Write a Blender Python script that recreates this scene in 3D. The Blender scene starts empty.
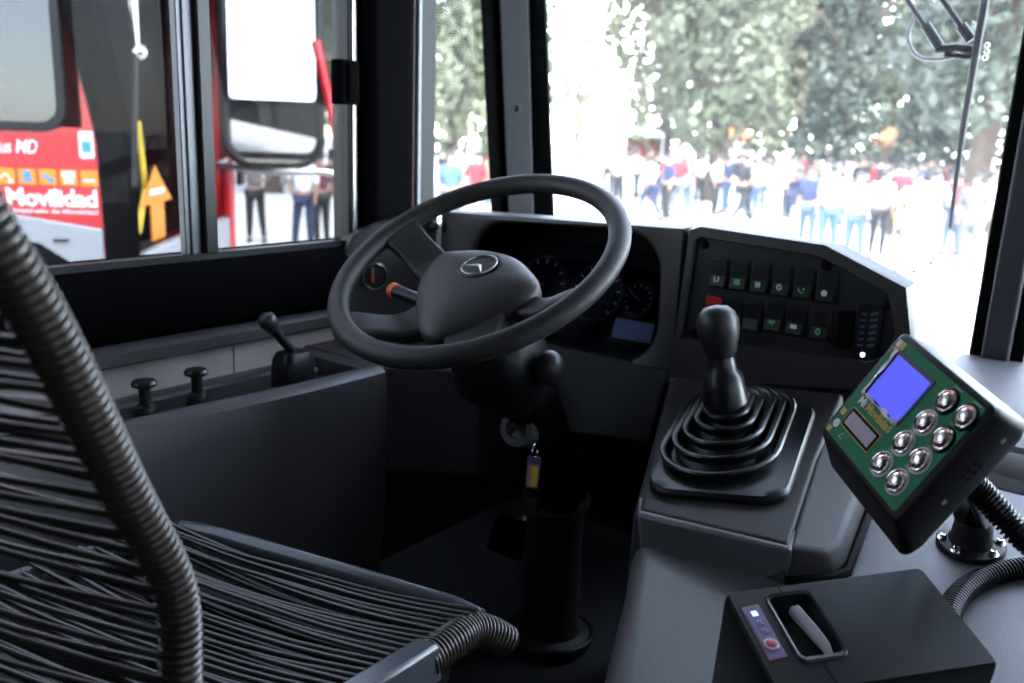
import bpy, bmesh, math, random
from mathutils import Vector, Matrix
from math import sin, cos, pi, radians, atan, atan2, sqrt

random.seed(7)
SC = bpy.context.scene
COL = SC.collection
V = Vector

# ------------------------------------------------------------------ materials
def new_mat(name):
    m = bpy.data.materials.new(name); m.use_nodes = True
    nt = m.node_tree; b = nt.nodes.get('Principled BSDF')
    return m, nt, b

def mat(name, col, rough=.5, metal=0, spec=.5, bump=0, bscale=400, var=0, vscale=8, coat=0, emit=0):
    m, nt, b = new_mat(name)
    b.inputs['Base Color'].default_value = (*col, 1)
    b.inputs['Roughness'].default_value = rough
    b.inputs['Metallic'].default_value = metal
    b.inputs['Specular IOR Level'].default_value = spec
    if coat: b.inputs['Coat Weight'].default_value = coat
    if emit:
        b.inputs['Emission Color'].default_value = (*col, 1); b.inputs['Emission Strength'].default_value = emit
    if bump or var:
        tc = nt.nodes.new('ShaderNodeTexCoord')
    if bump:
        n = nt.nodes.new('ShaderNodeTexNoise'); n.inputs['Scale'].default_value = bscale; n.inputs['Detail'].default_value = 3
        bp = nt.nodes.new('ShaderNodeBump'); bp.inputs['Strength'].default_value = bump; bp.inputs['Distance'].default_value = .002
        nt.links.new(tc.outputs['Object'], n.inputs['Vector']); nt.links.new(n.outputs['Fac'], bp.inputs['Height'])
        nt.links.new(bp.outputs['Normal'], b.inputs['Normal'])
    if var:
        n = nt.nodes.new('ShaderNodeTexNoise'); n.inputs['Scale'].default_value = vscale; n.inputs['Detail'].default_value = 5
        r = nt.nodes.new('ShaderNodeValToRGB')
        r.color_ramp.elements[0].position = .3; r.color_ramp.elements[1].position = .7
        r.color_ramp.elements[0].color = (*[c*(1-var) for c in col], 1)
        r.color_ramp.elements[1].color = (*[min(1, c*(1+var)) for c in col], 1)
        nt.links.new(tc.outputs['Object'], n.inputs['Vector']); nt.links.new(n.outputs['Fac'], r.inputs['Fac'])
        nt.links.new(r.outputs['Color'], b.inputs['Base Color'])
    return m

def glass_mat(name, tint=(.93,.95,.95), dirt=.03, smear=.02, refl=1.0):
    """thin pane: clear film with fresnel reflection, thin road dust that scatters sunlight"""
    m = bpy.data.materials.new(name); m.use_nodes = True
    nt = m.node_tree; nt.nodes.clear()
    out = nt.nodes.new('ShaderNodeOutputMaterial')
    tr = nt.nodes.new('ShaderNodeBsdfTransparent'); tr.inputs['Color'].default_value = (*tint, 1)
    gl = nt.nodes.new('ShaderNodeBsdfGlossy'); gl.inputs['Roughness'].default_value = .01
    gl.inputs['Color'].default_value = (refl, refl, refl, 1)
    fr = nt.nodes.new('ShaderNodeFresnel'); fr.inputs['IOR'].default_value = 1.45
    mx = nt.nodes.new('ShaderNodeMixShader')
    ge = nt.nodes.new('ShaderNodeNewGeometry'); om = nt.nodes.new('ShaderNodeMath'); om.operation = 'SUBTRACT'; om.inputs[0].default_value = 1
    mu = nt.nodes.new('ShaderNodeMath'); mu.operation = 'MULTIPLY'
    nt.links.new(ge.outputs['Backfacing'], om.inputs[1]); nt.links.new(om.outputs[0], mu.inputs[0]); nt.links.new(fr.outputs['Fac'], mu.inputs[1])
    nt.links.new(mu.outputs[0], mx.inputs[0]); nt.links.new(tr.outputs[0], mx.inputs[1]); nt.links.new(gl.outputs[0], mx.inputs[2])
    df = nt.nodes.new('ShaderNodeBsdfTranslucent'); df.inputs['Color'].default_value = (.8, .82, .85, 1)
    tc = nt.nodes.new('ShaderNodeTexCoord'); no = nt.nodes.new('ShaderNodeTexNoise')
    no.inputs['Scale'].default_value = 6; no.inputs['Detail'].default_value = 6
    nt.links.new(tc.outputs['Object'], no.inputs['Vector'])
    mr = nt.nodes.new('ShaderNodeMapRange')
    mr.inputs['From Min'].default_value = .3; mr.inputs['From Max'].default_value = .75
    mr.inputs['To Min'].default_value = max(0, dirt-smear); mr.inputs['To Max'].default_value = dirt+smear
    nt.links.new(no.outputs['Fac'], mr.inputs['Value'])
    m2 = nt.nodes.new('ShaderNodeMixShader')
    nt.links.new(mr.outputs['Result'], m2.inputs[0]); nt.links.new(mx.outputs[0], m2.inputs[1]); nt.links.new(df.outputs[0], m2.inputs[2])
    nt.links.new(m2.outputs[0], out.inputs['Surface'])
    return m

M = {}
M['dash'] = mat('dash_plastic', (.0384,.0360,.0376), .42, spec=0.585, bump=.25, bscale=900)
M['console'] = mat('console_shaded', (.042,.039,.039), .6, spec=.4, bump=.25, bscale=900)  # plastic toned darker and warmer, painting in shade below the switch panel
M['dash2'] = mat('dash_plastic_dark', (.0096,.0096,.0112), .55, spec=0.325, bump=.2, bscale=900)
M['grey'] = mat('console_grey', (.0480,.0448,.0480), .40, spec=0.65, bump=.2, bscale=900, var=.12, vscale=5)
M['cover'] = mat('cover_grey', (.1056,.1040,.1088), .36, spec=0.78, bump=.3, bscale=700, var=.12, vscale=4)
M['black'] = mat('black_plastic', (.0080,.0080,.0088), .38, spec=0.39)
M['matte'] = mat('matte_black', (.003,.003,.0033), .6, spec=0.078)
M['insert'] = mat('panel_black', (.0152,.0152,.0168), .5, spec=0.39, bump=.1, bscale=700)
M['flat'] = mat('flat_black', (.004,.004,.0045), .9, spec=0)
M['casing'] = mat('casing_black', (.0096,.0096,.0104), .5, spec=0.208, bump=.15, bscale=900)
M['rubber'] = mat('black_rubber', (.0144,.0144,.0144), .5, spec=0.52)
M['wheel'] = mat('wheel_polyurethane', (.0272,.0256,.0248), .5, spec=.38, bump=.12, bscale=900)
M['pad'] = mat('wheel_pad', (.0336,.0312,.0304), .5, spec=0.52, bump=.2, bscale=1100)
M['bellows'] = mat('bellows_rubber', (.0112,.0112,.0120), .33, spec=0.65)
M['knob'] = mat('knob_black', (.0208,.0192,.0208), .42, spec=0.585)
M['chrome'] = mat('chrome', (.75,.74,.72), .12, metal=1)
M['steel'] = mat('steel', (.45,.44,.43), .3, metal=1)
M['alu'] = mat('aluminium', (.17,.18,.19), .5, metal=1)
M['pink'] = mat('pinkish_panel', (.4960,.4240,.4080), .6, spec=0.39, var=.1, vscale=9)
M['pillar'] = mat('pillar_grey', (.0480,.0496,.0560), .5, spec=0.52, bump=.2, bscale=600)
M['pillar_dark'] = mat('pillar_dark_grey', (.0128,.0136,.0160), .6, spec=0.195, bump=.2, bscale=600)
M['lining'] = mat('lining_grey', (.0880,.0880,.0912), .6)
M['ceil'] = mat('ceiling_panel', (.0960,.0960,.0960), .7)
M['floor'] = mat('floor_rubber', (.0144,.0147,.0176), .6, bump=.2, bscale=300)
M['redbody'] = mat('bus_red_paint', (.55,.012,.02), .3, coat=.4)
M['cord'] = mat('vinyl_cord', (.0384,.0336,.0288), .24, spec=0.78)
M['coil'] = mat('vinyl_coil', (.0480,.0352,.0272), .26, spec=0.78)
M['bar'] = mat('painted_bar', (.0720,.0768,.0880), .22, spec=0.78)
M['green'] = mat('green_overlay', (.0064,.1920,.0736), .5, spec=0.195)
M['yellow'] = mat('yellow_print', (.5760,.3840,.0320), .5)
M['white'] = mat('white_print', (.7360,.7520,.7520), .5)
M['lcd'] = mat('blue_screen', (.0560,.0640,.8500), .3, emit=0.221)
M['greylcd'] = mat('grey_screen', (.3520,.3200,.3680), .3)
M['film'] = mat('clear_film', (.5760,.5600,.6400), .12, spec=1)
M['btn'] = mat('brushed_button', (.80,.72,.68), .13, metal=1)
M['icon'] = mat('icon_green', (.0400,.1920,.0800), .5, emit=0.17)
M['iconw'] = mat('icon_white', (.2080,.3040,.2560), .5, emit=0.102)
M['printer'] = mat('printer_black', (.0096,.0104,.0112), .34, spec=0.364)
M['redsw'] = mat('hazard_red', (.5280,.0224,.0160), .45)
M['led'] = mat('white_led', (1,1,1), .4, emit=1.02)
M['bluecell'] = mat('blue_cell', (.0960,.1200,.1920), .35)
M['label'] = mat('violet_label', (.1600,.1200,.2560), .45)
M['labelb'] = mat('label_border', (.3040,.1360,.2240), .45)
M['ledb'] = mat('blue_led', (.45,.6,1), .4, emit=0.425)
M['redbtn'] = mat('red_button', (.5760,.0800,.0960), .4)
M['paper'] = mat('paper', (.86,.84,.86), .7)
M['tagp'] = mat('tag_violet', (.1600,.0800,.2080), .5)
M['tagpk'] = mat('tag_pink', (.6080,.2400,.3200), .5)
M['tagy'] = mat('tag_yellow', (.8000,.6880,.0640), .5)
M['orange'] = mat('orange_plastic', (.6720,.1120,.0320), .4)
M['cluster'] = mat('cluster_glass', (.012,.012,.02), .08, spec=1)
M['dial'] = mat('dial_face', (.002,.0025,.005), .8, spec=.06)
M['mirror'] = mat('mirror_glass', (.9,.9,.9), .02, metal=1)
M['concrete'] = mat('concrete', (.50,.49,.47), .9, var=.12, vscale=.35)
M['glass_front'] = glass_mat('windscreen_glass', (.88,.90,.90), .008, .003)
M['glass_side'] = glass_mat('side_glass', (.40,.41,.41), .002, .002, .08)
M['glass_door'] = glass_mat('door_glass', (.22,.225,.225), .004, .003)
M['glass_q'] = glass_mat('quarter_glass', (.78,.80,.80), .002, .001, .12)
M['bus_screen'] = glass_mat('bus_screen_glass', (.42,.43,.44), .0001, .0001, .02)
M['busglass'] = mat('dark_bus_glass', (.03,.04,.05), .05, spec=1)
M['orangesq'] = mat('orange_decal', (.80,.28,.02), .5)
M['skyblue'] = mat('blue_decal', (.05,.30,.65), .5)
M['skirt'] = mat('grey_bus_skirt', (.30,.32,.35), .35)
M['yellowrail'] = mat('yellow_rail', (.75,.52,.03), .4)
M['bark'] = mat('bark', (.07,.05,.036), .9, var=.3, vscale=6)
M['leaf1'] = mat('leaf_olive', (.095,.105,.058), .6, var=.4, vscale=.8)
M['leaf2'] = mat('leaf_dark', (.050,.062,.042), .6, var=.4, vscale=.8)
M['leaf3'] = mat('leaf_yellow', (.13,.125,.065), .6, var=.35, vscale=.8)
M['skin'] = mat('skin', (.24,.135,.09), .6)
M['hair'] = mat('hair', (.015,.011,.009), .5)
M['shoe'] = mat('shoe', (.02,.02,.02), .5)
CL = {}
for k, c in dict(white=(.78,.78,.78), navy=(.04,.06,.16), black=(.02,.02,.022), red=(.55,.04,.05), grey=(.25,.25,.27), blue=(.12,.25,.55),
                 tan=(.45,.33,.2), jeans=(.10,.17,.32), maroon=(.25,.03,.05), yellow=(.75,.5,.08), lightblue=(.4,.55,.75)).items():
    CL[k] = mat('cloth_'+k, tuple((x*.75 if k in ('white','yellow') else x*.38) for x in c), .8)

# ------------------------------------------------------------------ mesh builder
def frame(o, x, y, z):
    m = Matrix.Identity(4)
    for i, a in enumerate((x, y, z)):
        for r in range(3): m[r][i] = a[r]
    for r in range(3): m[r][3] = o[r]
    return m

def zframe(o, z, xhint=(1,0,0)):
    z = V(z).normalized(); x = V(xhint); x = (x - z*x.dot(z)).normalized(); y = z.cross(x)
    return frame(o, x, y, z)

def T(x, y, z): return Matrix.Translation((x, y, z))

def catmull(pts, n=8, closed=False):
    P = [V(p) for p in pts]; out = []; N = len(P)
    rng = range(N if closed else N-1)
    for i in rng:
        if closed: a, b, c, d = P[(i-1)%N], P[i], P[(i+1)%N], P[(i+2)%N]
        else: a, b, c, d = P[max(i-1,0)], P[i], P[i+1], P[min(i+2,N-1)]
        for k in range(n):
            t = k/n
            out.append(.5*((2*b)+(c-a)*t+(2*a-5*b+4*c-d)*t*t+(3*b-a-3*c+d)*t**3))
    if not closed: out.append(P[-1].copy())
    return out

def rrect(w, h, r, n=5):
    pts = []
    for cx, cy, a0 in ((w/2-r, h/2-r, 0), (-w/2+r, h/2-r, 90), (-w/2+r, -h/2+r, 180), (w/2-r, -h/2+r, 270)):
        for k in range(n+1):
            a = radians(a0+90*k/n); pts.append((cx+r*cos(a), cy+r*sin(a)))
    return pts

class MB:
    def __init__(s): s.v = []; s.f = []; s.m = []
    def add(s, vs, fs, mi=0, M=None):
        o = len(s.v)
        s.v += [(M @ V(v)) if M is not None else V(v) for v in vs]
        s.f += [tuple(i+o for i in f) for f in fs]; s.m += [mi]*len(fs); return s
    def box(s, lo, hi, M=None, mi=0):
        (a,b,c),(d,e,f) = lo, hi
        vs = [(a,b,c),(d,b,c),(d,e,c),(a,e,c),(a,b,f),(d,b,f),(d,e,f),(a,e,f)]
        return s.add(vs, [(3,2,1,0),(4,5,6,7),(0,1,5,4),(1,2,6,5),(2,3,7,6),(3,0,4,7)], mi, M)
    def hexa(s, b4, t4, mi=0):
        return s.add(list(b4)+list(t4), [(3,2,1,0),(4,5,6,7),(0,1,5,4),(1,2,6,5),(2,3,7,6),(3,0,4,7)], mi)
    def prism(s, poly, z0, z1, M=None, mi=0):
        n = len(poly)
        vs = [(x,y,z0) for x,y in poly]+[(x,y,z1) for x,y in poly]
        fs = [tuple(range(n-1,-1,-1)), tuple(range(n,2*n))]+[(i,(i+1)%n,n+(i+1)%n,n+i) for i in range(n)]
        return s.add(vs, fs, mi, M)
    def loft(s, rings, cap0=True, cap1=True, mi=0, M=None):
        n = len(rings[0]); vs = [p for r in rings for p in r]; fs = []
        for k in range(len(rings)-1):
            for i in range(n):
                j = (i+1)%n; fs.append((k*n+i, k*n+j, (k+1)*n+j, (k+1)*n+i))
        if cap0: fs.append(tuple(range(n-1,-1,-1)))
        if cap1: fs.append(tuple((len(rings)-1)*n+i for i in range(n)))
        return s.add(vs, fs, mi, M)
    def tube(s, path, r, n=12, caps=True, mi=0, M=None, closed=False):
        P = [V(p) for p in path]; R = r if isinstance(r, (list,tuple)) else [r]*len(P)
        rings = []; N = len(P); x = None
        for i, p in enumerate(P):
            if closed: t = (P[(i+1)%N]-P[i-1]).normalized()
            else: t = (P[min(i+1,N-1)]-P[max(i-1,0)]).normalized()
            if x is None:
                x = t.orthogonal().normalized()
            x = (x - t*x.dot(t)).normalized(); y = t.cross(x)
            rings.append([p+(x*cos(2*pi*k/n)+y*sin(2*pi*k/n))*R[i] for k in range(n)])
        if closed: rings.append(rings[0]); return s.loft(rings, False, False, mi, M)
        return s.loft(rings, caps, caps, mi, M)
    def lathe(s, prof, M=None, n=24, mi=0, caps=True):
        rings = [[(max(r,1e-5)*cos(2*pi*k/n), max(r,1e-5)*sin(2*pi*k/n), z) for k in range(n)] for r, z in prof]
        return s.loft(rings, caps, caps, mi, M)
    def sphere(s, c, r, n=14, mi=0, M=None):
        r = (r,r,r) if not isinstance(r,(tuple,list)) else r
        rings = []
        for k in range(1, n):
            a = -pi/2+pi*k/n
            rings.append([(c[0]+r[0]*cos(a)*cos(2*pi*j/n), c[1]+r[1]*cos(a)*sin(2*pi*j/n), c[2]+r[2]*sin(a)) for j in range(n)])
        return s.loft(rings, True, True, mi, M)
    def torus(s, R, r, M=None, N=48, n=12, mi=0, sq=1.0):
        rings = [[((R+r*cos(2*pi*j/n))*cos(2*pi*i/N), (R+r*cos(2*pi*j/n))*sin(2*pi*i/N), r*sq*sin(2*pi*j/n)) for j in range(n)] for i in range(N)]
        rings.append(rings[0]); return s.loft(rings, False, False, mi, M)
    def build(s, name, mats, parent=None, bevel=0, seg=2, smooth=35, weld=True, loc=None, flat=False, sub=0):
        if not isinstance(mats, (list,tuple)): mats = [mats]
        if parent is not None: base = wloc(parent)
        elif loc is not None: base = V(loc)
        else:
            xs = [v.x for v in s.v]; ys = [v.y for v in s.v]; zs = [v.z for v in s.v]
            base = V(((min(xs)+max(xs))/2, (min(ys)+max(ys))/2, min(zs)))
        me = bpy.data.meshes.new(name)
        me.from_pydata([v-base for v in s.v], [], s.f)
        for m in mats: me.materials.append(m)
        for p, mi in zip(me.polygons, s.m): p.material_index = mi
        bm = bmesh.new(); bm.from_mesh(me)
        if weld: bmesh.ops.remove_doubles(bm, verts=bm.verts, dist=1e-6)
        bmesh.ops.recalc_face_normals(bm, faces=bm.faces) if weld else None
        if not flat:
            for f in bm.faces: f.smooth = True
            th = radians(smooth)
            for e in bm.edges:
                e.smooth = not (len(e.link_faces) == 2 and e.calc_face_angle(0) > th) and len(e.link_faces) == 2
        bm.to_mesh(me); bm.free()
        o = bpy.data.objects.new(name, me); COL.objects.link(o)
        if parent is not None: o.parent = parent
        else: o.location = base
        if bevel:
            b = o.modifiers.new('bevel', 'BEVEL'); b.width = bevel; b.segments = seg; b.limit_method = 'ANGLE'; b.angle_limit = radians(30)
            b.harden_normals = False; b.use_clamp_overlap = True
        if sub:
            d = o.modifiers.new('sub', 'SUBSURF'); d.levels = sub; d.render_levels = sub
        return o

def wloc(o):
    p = V((0,0,0))
    while o is not None: p = p+V(o.location); o = o.parent
    return p

def tag(o, label=None, cat=None, group=None, kind=None):
    if label: o['label'] = label
    if cat: o['category'] = cat
    if group: o['group'] = group
    if kind: o['kind'] = kind
    return o

def thing(name, label, cat, loc=(0,0,0), group=None):
    o = bpy.data.objects.new(name, None); COL.objects.link(o); o.location = loc; o.empty_display_size = .05
    return tag(o, label, cat, group)

def struct(o, label=None, cat=None): return tag(o, label, cat, None, 'structure')

def dup(root):
    c = root.copy(); COL.objects.link(c)
    for ch in list(root.children):
        d = ch.copy(); COL.objects.link(d); d.parent = c
        for g in list(ch.children):
            e = g.copy(); COL.objects.link(e); e.parent = d
    return c

def text_fit(txt, wd, ht, M4, **k):
    b = text_mb(txt, 1.0, Matrix.Identity(4), .001, **k)
    xs = [v.x for v in b.v]; ys = [v.y for v in b.v]
    cx, cy = (min(xs)+max(xs))/2, (min(ys)+max(ys))/2
    b.v = [M4 @ V(((v.x-cx)*wd/(max(xs)-min(xs)), (v.y-cy)*ht/(max(ys)-min(ys)), v.z)) for v in b.v]
    return b

def text_mb(txt, size, M4, depth=.0008, shear=0, bold=0, align='CENTER', spacing=1.0, mb=None, mi=0):
    cu = bpy.data.curves.new('txt', 'FONT'); cu.body = txt; cu.size = size; cu.extrude = depth; cu.shear = shear
    cu.offset = bold; cu.align_x = align; cu.align_y = 'CENTER'; cu.space_character = spacing; cu.resolution_u = 3
    ob = bpy.data.objects.new('txt', cu); COL.objects.link(ob)
    dg = bpy.context.evaluated_depsgraph_get()
    me = bpy.data.meshes.new_from_object(ob.evaluated_get(dg))
    mb = mb or MB(); mb.add([v.co.copy() for v in me.vertices], [tuple(p.vertices) for p in me.polygons], mi, M4)
    bpy.data.objects.remove(ob); bpy.data.curves.remove(cu); bpy.data.meshes.remove(me)
    return mb

# ------------------------------------------------------------------ camera
CAM = V((0, 0, 1.02))
yaw, pit, roll = radians(37), atan(207/900), radians(2)
fw = V((-sin(yaw)*cos(pit), cos(yaw)*cos(pit), -sin(pit)))
rt = V((cos(yaw), sin(yaw), 0)); up = rt.cross(fw)
r2 = rt*cos(roll)+up*sin(roll); u2 = up*cos(roll)-rt*sin(roll)
cd = bpy.data.cameras.new('camera'); cam = bpy.data.objects.new('camera', cd); COL.objects.link(cam)
cam.matrix_world = frame(CAM, r2, u2, -fw)
cd.sensor_width = 36; cd.lens = 36*900/1024; cd.clip_start = .02; cd.clip_end = 500
cd.dof.use_dof = True; cd.dof.focus_distance = 1.10; cd.dof.aperture_fstop = cd.lens/1000/.0070
SC.camera = cam

# ------------------------------------------------------------------ world and sun
w = bpy.data.worlds.new('sky'); SC.world = w; w.use_nodes = True
nt = w.node_tree; bg = nt.nodes['Background']
sk = nt.nodes.new('ShaderNodeTexSky'); sk.sky_type = 'NISHITA'; sk.sun_disc = False
sk.sun_elevation = radians(58); sk.sun_rotation = radians(120); sk.air_density = 1.0; sk.dust_density = 2.5; sk.altitude = 2200
hs = nt.nodes.new('ShaderNodeHueSaturation'); hs.inputs['Saturation'].default_value = .52
nt.links.new(sk.outputs[0], hs.inputs['Color']); nt.links.new(hs.outputs[0], bg.inputs['Color']); bg.inputs['Strength'].default_value = 1.2
sd = bpy.data.lights.new('sun', 'SUN'); sd.energy = 4.5; sd.angle = radians(.6); sd.color = (1, .96, .9)
so = bpy.data.objects.new('sun', sd); COL.objects.link(so)
sdir = V((.50, -.30, 1.25)).normalized()          # towards the sun: high, to the right and a little behind
so.rotation_euler = sdir.to_track_quat('Z', 'Y').to_euler(); so.location = (5, -3, 12)
SC.view_settings.view_transform = 'Standard'; SC.view_settings.look = 'None'
SC.view_settings.gamma = 1; SC.view_settings.use_curve_mapping = False
SC.view_settings.exposure = 1.95

# ================================================================== SETTING (bus shell)
XL, XR, YF, YB, ZC = -1.45, .98, 2.0, -2.6, 1.86
struct(MB().box((-1.5,YB,-.06),(1.03,2.05,0)).build('floor', M['floor']))
struct(MB().box((-1.5,YB,ZC),(1.03,2.05,ZC+.05)).build('ceiling', [M['ceil']]))
# left wall: below the windows, above them, behind the driver
wl = MB()
wl.box((-1.5,YB,0),(XL,1.56,.765)).box((-1.5,YB,1.66),(XL,1.56,ZC)).box((-1.5,YB,.765),(XL,-.30,1.66))
wl.box((-1.5,1.56,0),(XL,2.05,.80)).box((-1.5,1.56,1.68),(XL,2.05,ZC))
struct(wl.build('wall_left', [M['dash2']]))
wr = MB()
wr.box((XR,YB,0),(1.03,1.9,.8)).box((XR,YB,1.6),(1.03,2.05,ZC)).box((XR,.55,.8),(1.03,.75,1.6)).box((XR,1.9,0),(1.03,2.05,1.6)).box((XR,YB,.8),(1.03,-.5,1.6))
struct(wr.build('wall_right', [M['lining']]))
struct(MB().box((-1.5,YB-.05,0),(1.03,YB,ZC)).build('wall_back', [M['lining']]))
struct(MB().box((-1.5,2.0,0),(1.03,2.05,.58)).box((-1.5,1.97,1.74),(1.03,2.05,ZC)).build('wall_front', [M['dash2']]))

# black sill panel under the driver's window: bulging section along Y
sill = MB()
prof = [(XL,.778),(XL+.018,.772),(XL+.030,.75),(XL+.034,.71),(XL+.026,.665),(XL+.012,.648),(XL,.648)]
sill.loft([[(x,y,z) for x,z in prof] for y in (-.3,1.34)])
struct(sill.build('trim_1', M['flat'], smooth=60))
# grey ledge below it
led = MB(); prof = [(XL,.648),(XL+.030,.646),(XL+.040,.638),(XL+.040,.618),(XL+.032,.612),(XL,.612)]
led.loft([[(x,y,z) for x,z in prof] for y in (-.3,1.285)])
struct(led.build('trim_2', M['grey'], smooth=40))
# pinkish side lining in two panels
for i, (y0,y1) in enumerate(((-.3,1.018),(1.021,1.285))):
    struct(MB().box((XL-.002,y0,.50),(XL+.012,y1,.616)).build('trim_%d' % (i+3), M['pink'], bevel=.002))
# pillar between side window and quarter window: black, with a light front lip
p = MB().prism([(XL-.05,1.352),(XL+.03,1.352),(XL+.045,1.37),(XL+.045,1.47),(XL+.02,1.50),(XL-.05,1.50)], .76, ZC)
struct(p.build('trim_5', M['flat'], bevel=.006))
struct(MB().tube([(XL+.026,1.511,.80),(XL+.026,1.511,ZC)], .008, 10).build('trim_6', M['alu']))
# grey trim of the quarter window with screws
p = MB().box((XL-.05,1.513,.80),(XL+.008,1.592,1.68))
q = p.build('trim_7', mat('trim_grey', (.022,.022,.023), .55, spec=0.195), bevel=.004); struct(q)
def screw(o, n, r, name, m, parent):
    f = zframe(o, n); b = MB().lathe([(r,0),(r,.0015),(r*.8,.003),(r*.25,.0032),(r*.2,.0018),(0,.0018)], f, 14)
    return b.build(name, m, parent)
screw((XL+.008,1.542,.876), (1,0,0), .005, 'screw', M['black'], q)
# front corner pillar (leaning back with the windscreen): rubber edge, grey cover, rubber edge
def slab4(mb, A, B, t, mi=0):
    """A=(x0,x1 at bottom as 3d points), B same at top, extruded by vector t"""
    a0,a1 = map(V, A); b0,b1 = map(V, B); t = V(t)
    mb.add([a0,a1,a1+t,a0+t,b0,b1,b1+t,b0+t], [(3,2,1,0),(4,5,6,7),(0,1,5,4),(1,2,6,5),(2,3,7,6),(3,0,4,7)], mi); return mb
def lerp(a, b, t): return V(a).lerp(V(b), t)
# bottom z=.78, top z=1.70 ; four vertical lines seen from the cab
L0b, L0t = V((-1.462,1.835,.78)), V((-1.462,1.72,1.70))
L1b, L1t = V((-1.448,1.885,.78)), V((-1.448,1.775,1.70))
L2b, L2t = V((-1.418,1.955,.78)), V((-1.412,1.85,1.70))
L3b, L3t = V((-1.384,2.005,.78)), V((-1.372,1.855,1.70))
t7 = V((-.03,.05,0))
pl = MB()
slab4(pl, (L0b,L1b), (L0t,L1t), t7, 0); slab4(pl, (L1b+V((.012,-.012,0)),L2b+V((.012,-.012,0))), (L1t+V((.012,-.012,0)),L2t+V((.012,-.012,0))), t7, 1); slab4(pl, (L2b,L3b), (L2t,L3t), t7, 0)
pc = pl.build('trim_8', [M['flat'],M['pillar_dark']], bevel=.004); struct(pc)
screw(lerp(lerp(L1b,L1t,.33), lerp(L2b,L2t,.33), .5)+V((.0125,-.0125,0)), (.7,-.7,0), .008, 'screw', M['black'], pc)
# centre windscreen post
def ypt(x, z): return (x, 2.0-.163*(z-.6), z)
pb = MB()
for x0,x1,dy,mi in ((-.338,-.312,0,0),(-.312,-.262,-.02,1),(-.262,-.238,0,0)):
    a = [V(ypt(x0,.56)),V(ypt(x1,.56)),V(ypt(x0+.050,1.78)),V(ypt(x1+.050,1.78))]
    for q_ in a: q_.y += dy
    slab4(pb, a[:2], a[2:], (0,.06,0), mi)
struct(pb.build('trim_9', [M['matte'],M['pillar']], bevel=.006))

# windows -----------------------------------------------------------
w1 = thing('window_1', None, None, (XL,.5,.77)); struct(w1)
fr = MB()
fr.box((XL-.045,-.3,.765),(XL+.006,1.352,.785)).box((XL-.045,-.3,1.63),(XL+.006,1.352,1.66)).box((XL-.045,-.3,.785),(XL+.006,-.27,1.63))
fr.box((XL-.045,1.325,.785),(XL+.006,1.352,1.63)).box((XL-.03,.972,.785),(XL+.008,.999,1.63))
fr.build('frame', M['black'], w1, bevel=.003)
MB().box((XL-.022,.938,.786),(XL-.004,.971,1.63)).box((XL-.026,.948,.786),(XL+.000,.953,1.63)).build('channel', M['alu'], w1, bevel=.002)
MB().box((XL+.006,1.333,.785),(XL+.011,1.342,1.63)).build('edge_strip', M['steel'], w1)
MB().box((XL-.016,.99,.78),(XL-.012,1.33,1.635)).build('pane', M['glass_side'], w1)
MB().box((XL-.030,-.28,.78),(XL-.026,.95,1.635)).build('pane', M['glass_side'], w1)
la = MB().box((XL+.008,1.275,1.068),(XL+.040,1.325,1.155)).box((XL+.04,1.29,1.074),(XL+.046,1.315,1.149))
tag(la.build('latch', M['flat'], w1, bevel=.004), 'black window latch')
w2 = thing('window_2', None, None, (XL,1.7,.8)); struct(w2)
MB().box((XL-.03,1.58,.79),(XL-.026,1.86,1.69)).build('pane', M['glass_q'], w2)
def wpane(x0,x1):
    a,b,c,d = V(ypt(x0,.57)),V(ypt(x1,.57)),V(ypt(x0-.005,1.76)),V(ypt(x1-.005,1.76))
    for q_ in (a,b,c,d): q_.y += .035
    return slab4(MB(), (a,b), (c,d), (0,.006,0))
w3 = thing('window_3', None, None, (-.85,2.02,.58)); struct(w3)
wpane(-1.40,-.28).build('pane', M['glass_front'], w3)
w4 = thing('window_4', None, None, (.35,2.02,.58)); struct(w4)
wpane(-.255,.97).build('pane', M['glass_front'], w4)
w5 = thing('window_5', None, None, (XR,1.3,.8)); struct(w5)
MB().box((XR+.02,.74,.79),(XR+.024,1.91,1.61)).build('pane', M['glass_door'], w5)
w6 = thing('window_6', None, None, (XR,0,.8)); struct(w6)
MB().box((XR+.02,-.51,.79),(XR+.024,.56,1.61)).build('pane', M['glass_door'], w6)
# ground outside
struct(MB().box((-160,-120,-1.15),(160,200,-1.05)).build('ground', M['concrete']))

# ================================================================== DASHBOARD
dash = thing('dashboard', 'dark grey dashboard with hooded instrument cluster and switch panel under the windscreen', 'dashboard', (-.6,1.6,0))
# binnacle hood with recess
bn = MB()
out = [(-1.343,.50),(-.747,.42),(-.745,.865),(-1.343,.851)]
def densify(poly, target):
    """points on a closed polygon at equal angular order, count = target"""
    P = [V((*p,0)) for p in poly]; L = [(P[(i+1)%len(P)]-P[i]).length for i in range(len(P))]; tot = sum(L); res = []
    for k in range(target):
        d = tot*k/target; i = 0
        while d > L[i]: d -= L[i]; i += 1
        q = P[i].lerp(P[(i+1)%len(P)], d/L[i]); res.append((q.x,q.y))
    return res
hole = [(x-1.018,y+.715) for x,y in rrect(.465,.262,.085,6)]
hole = [(x+(.0 if y<.7 else -.01*(x+1.02)), y+.035*(x+1.02)) for x,y in hole]
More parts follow.
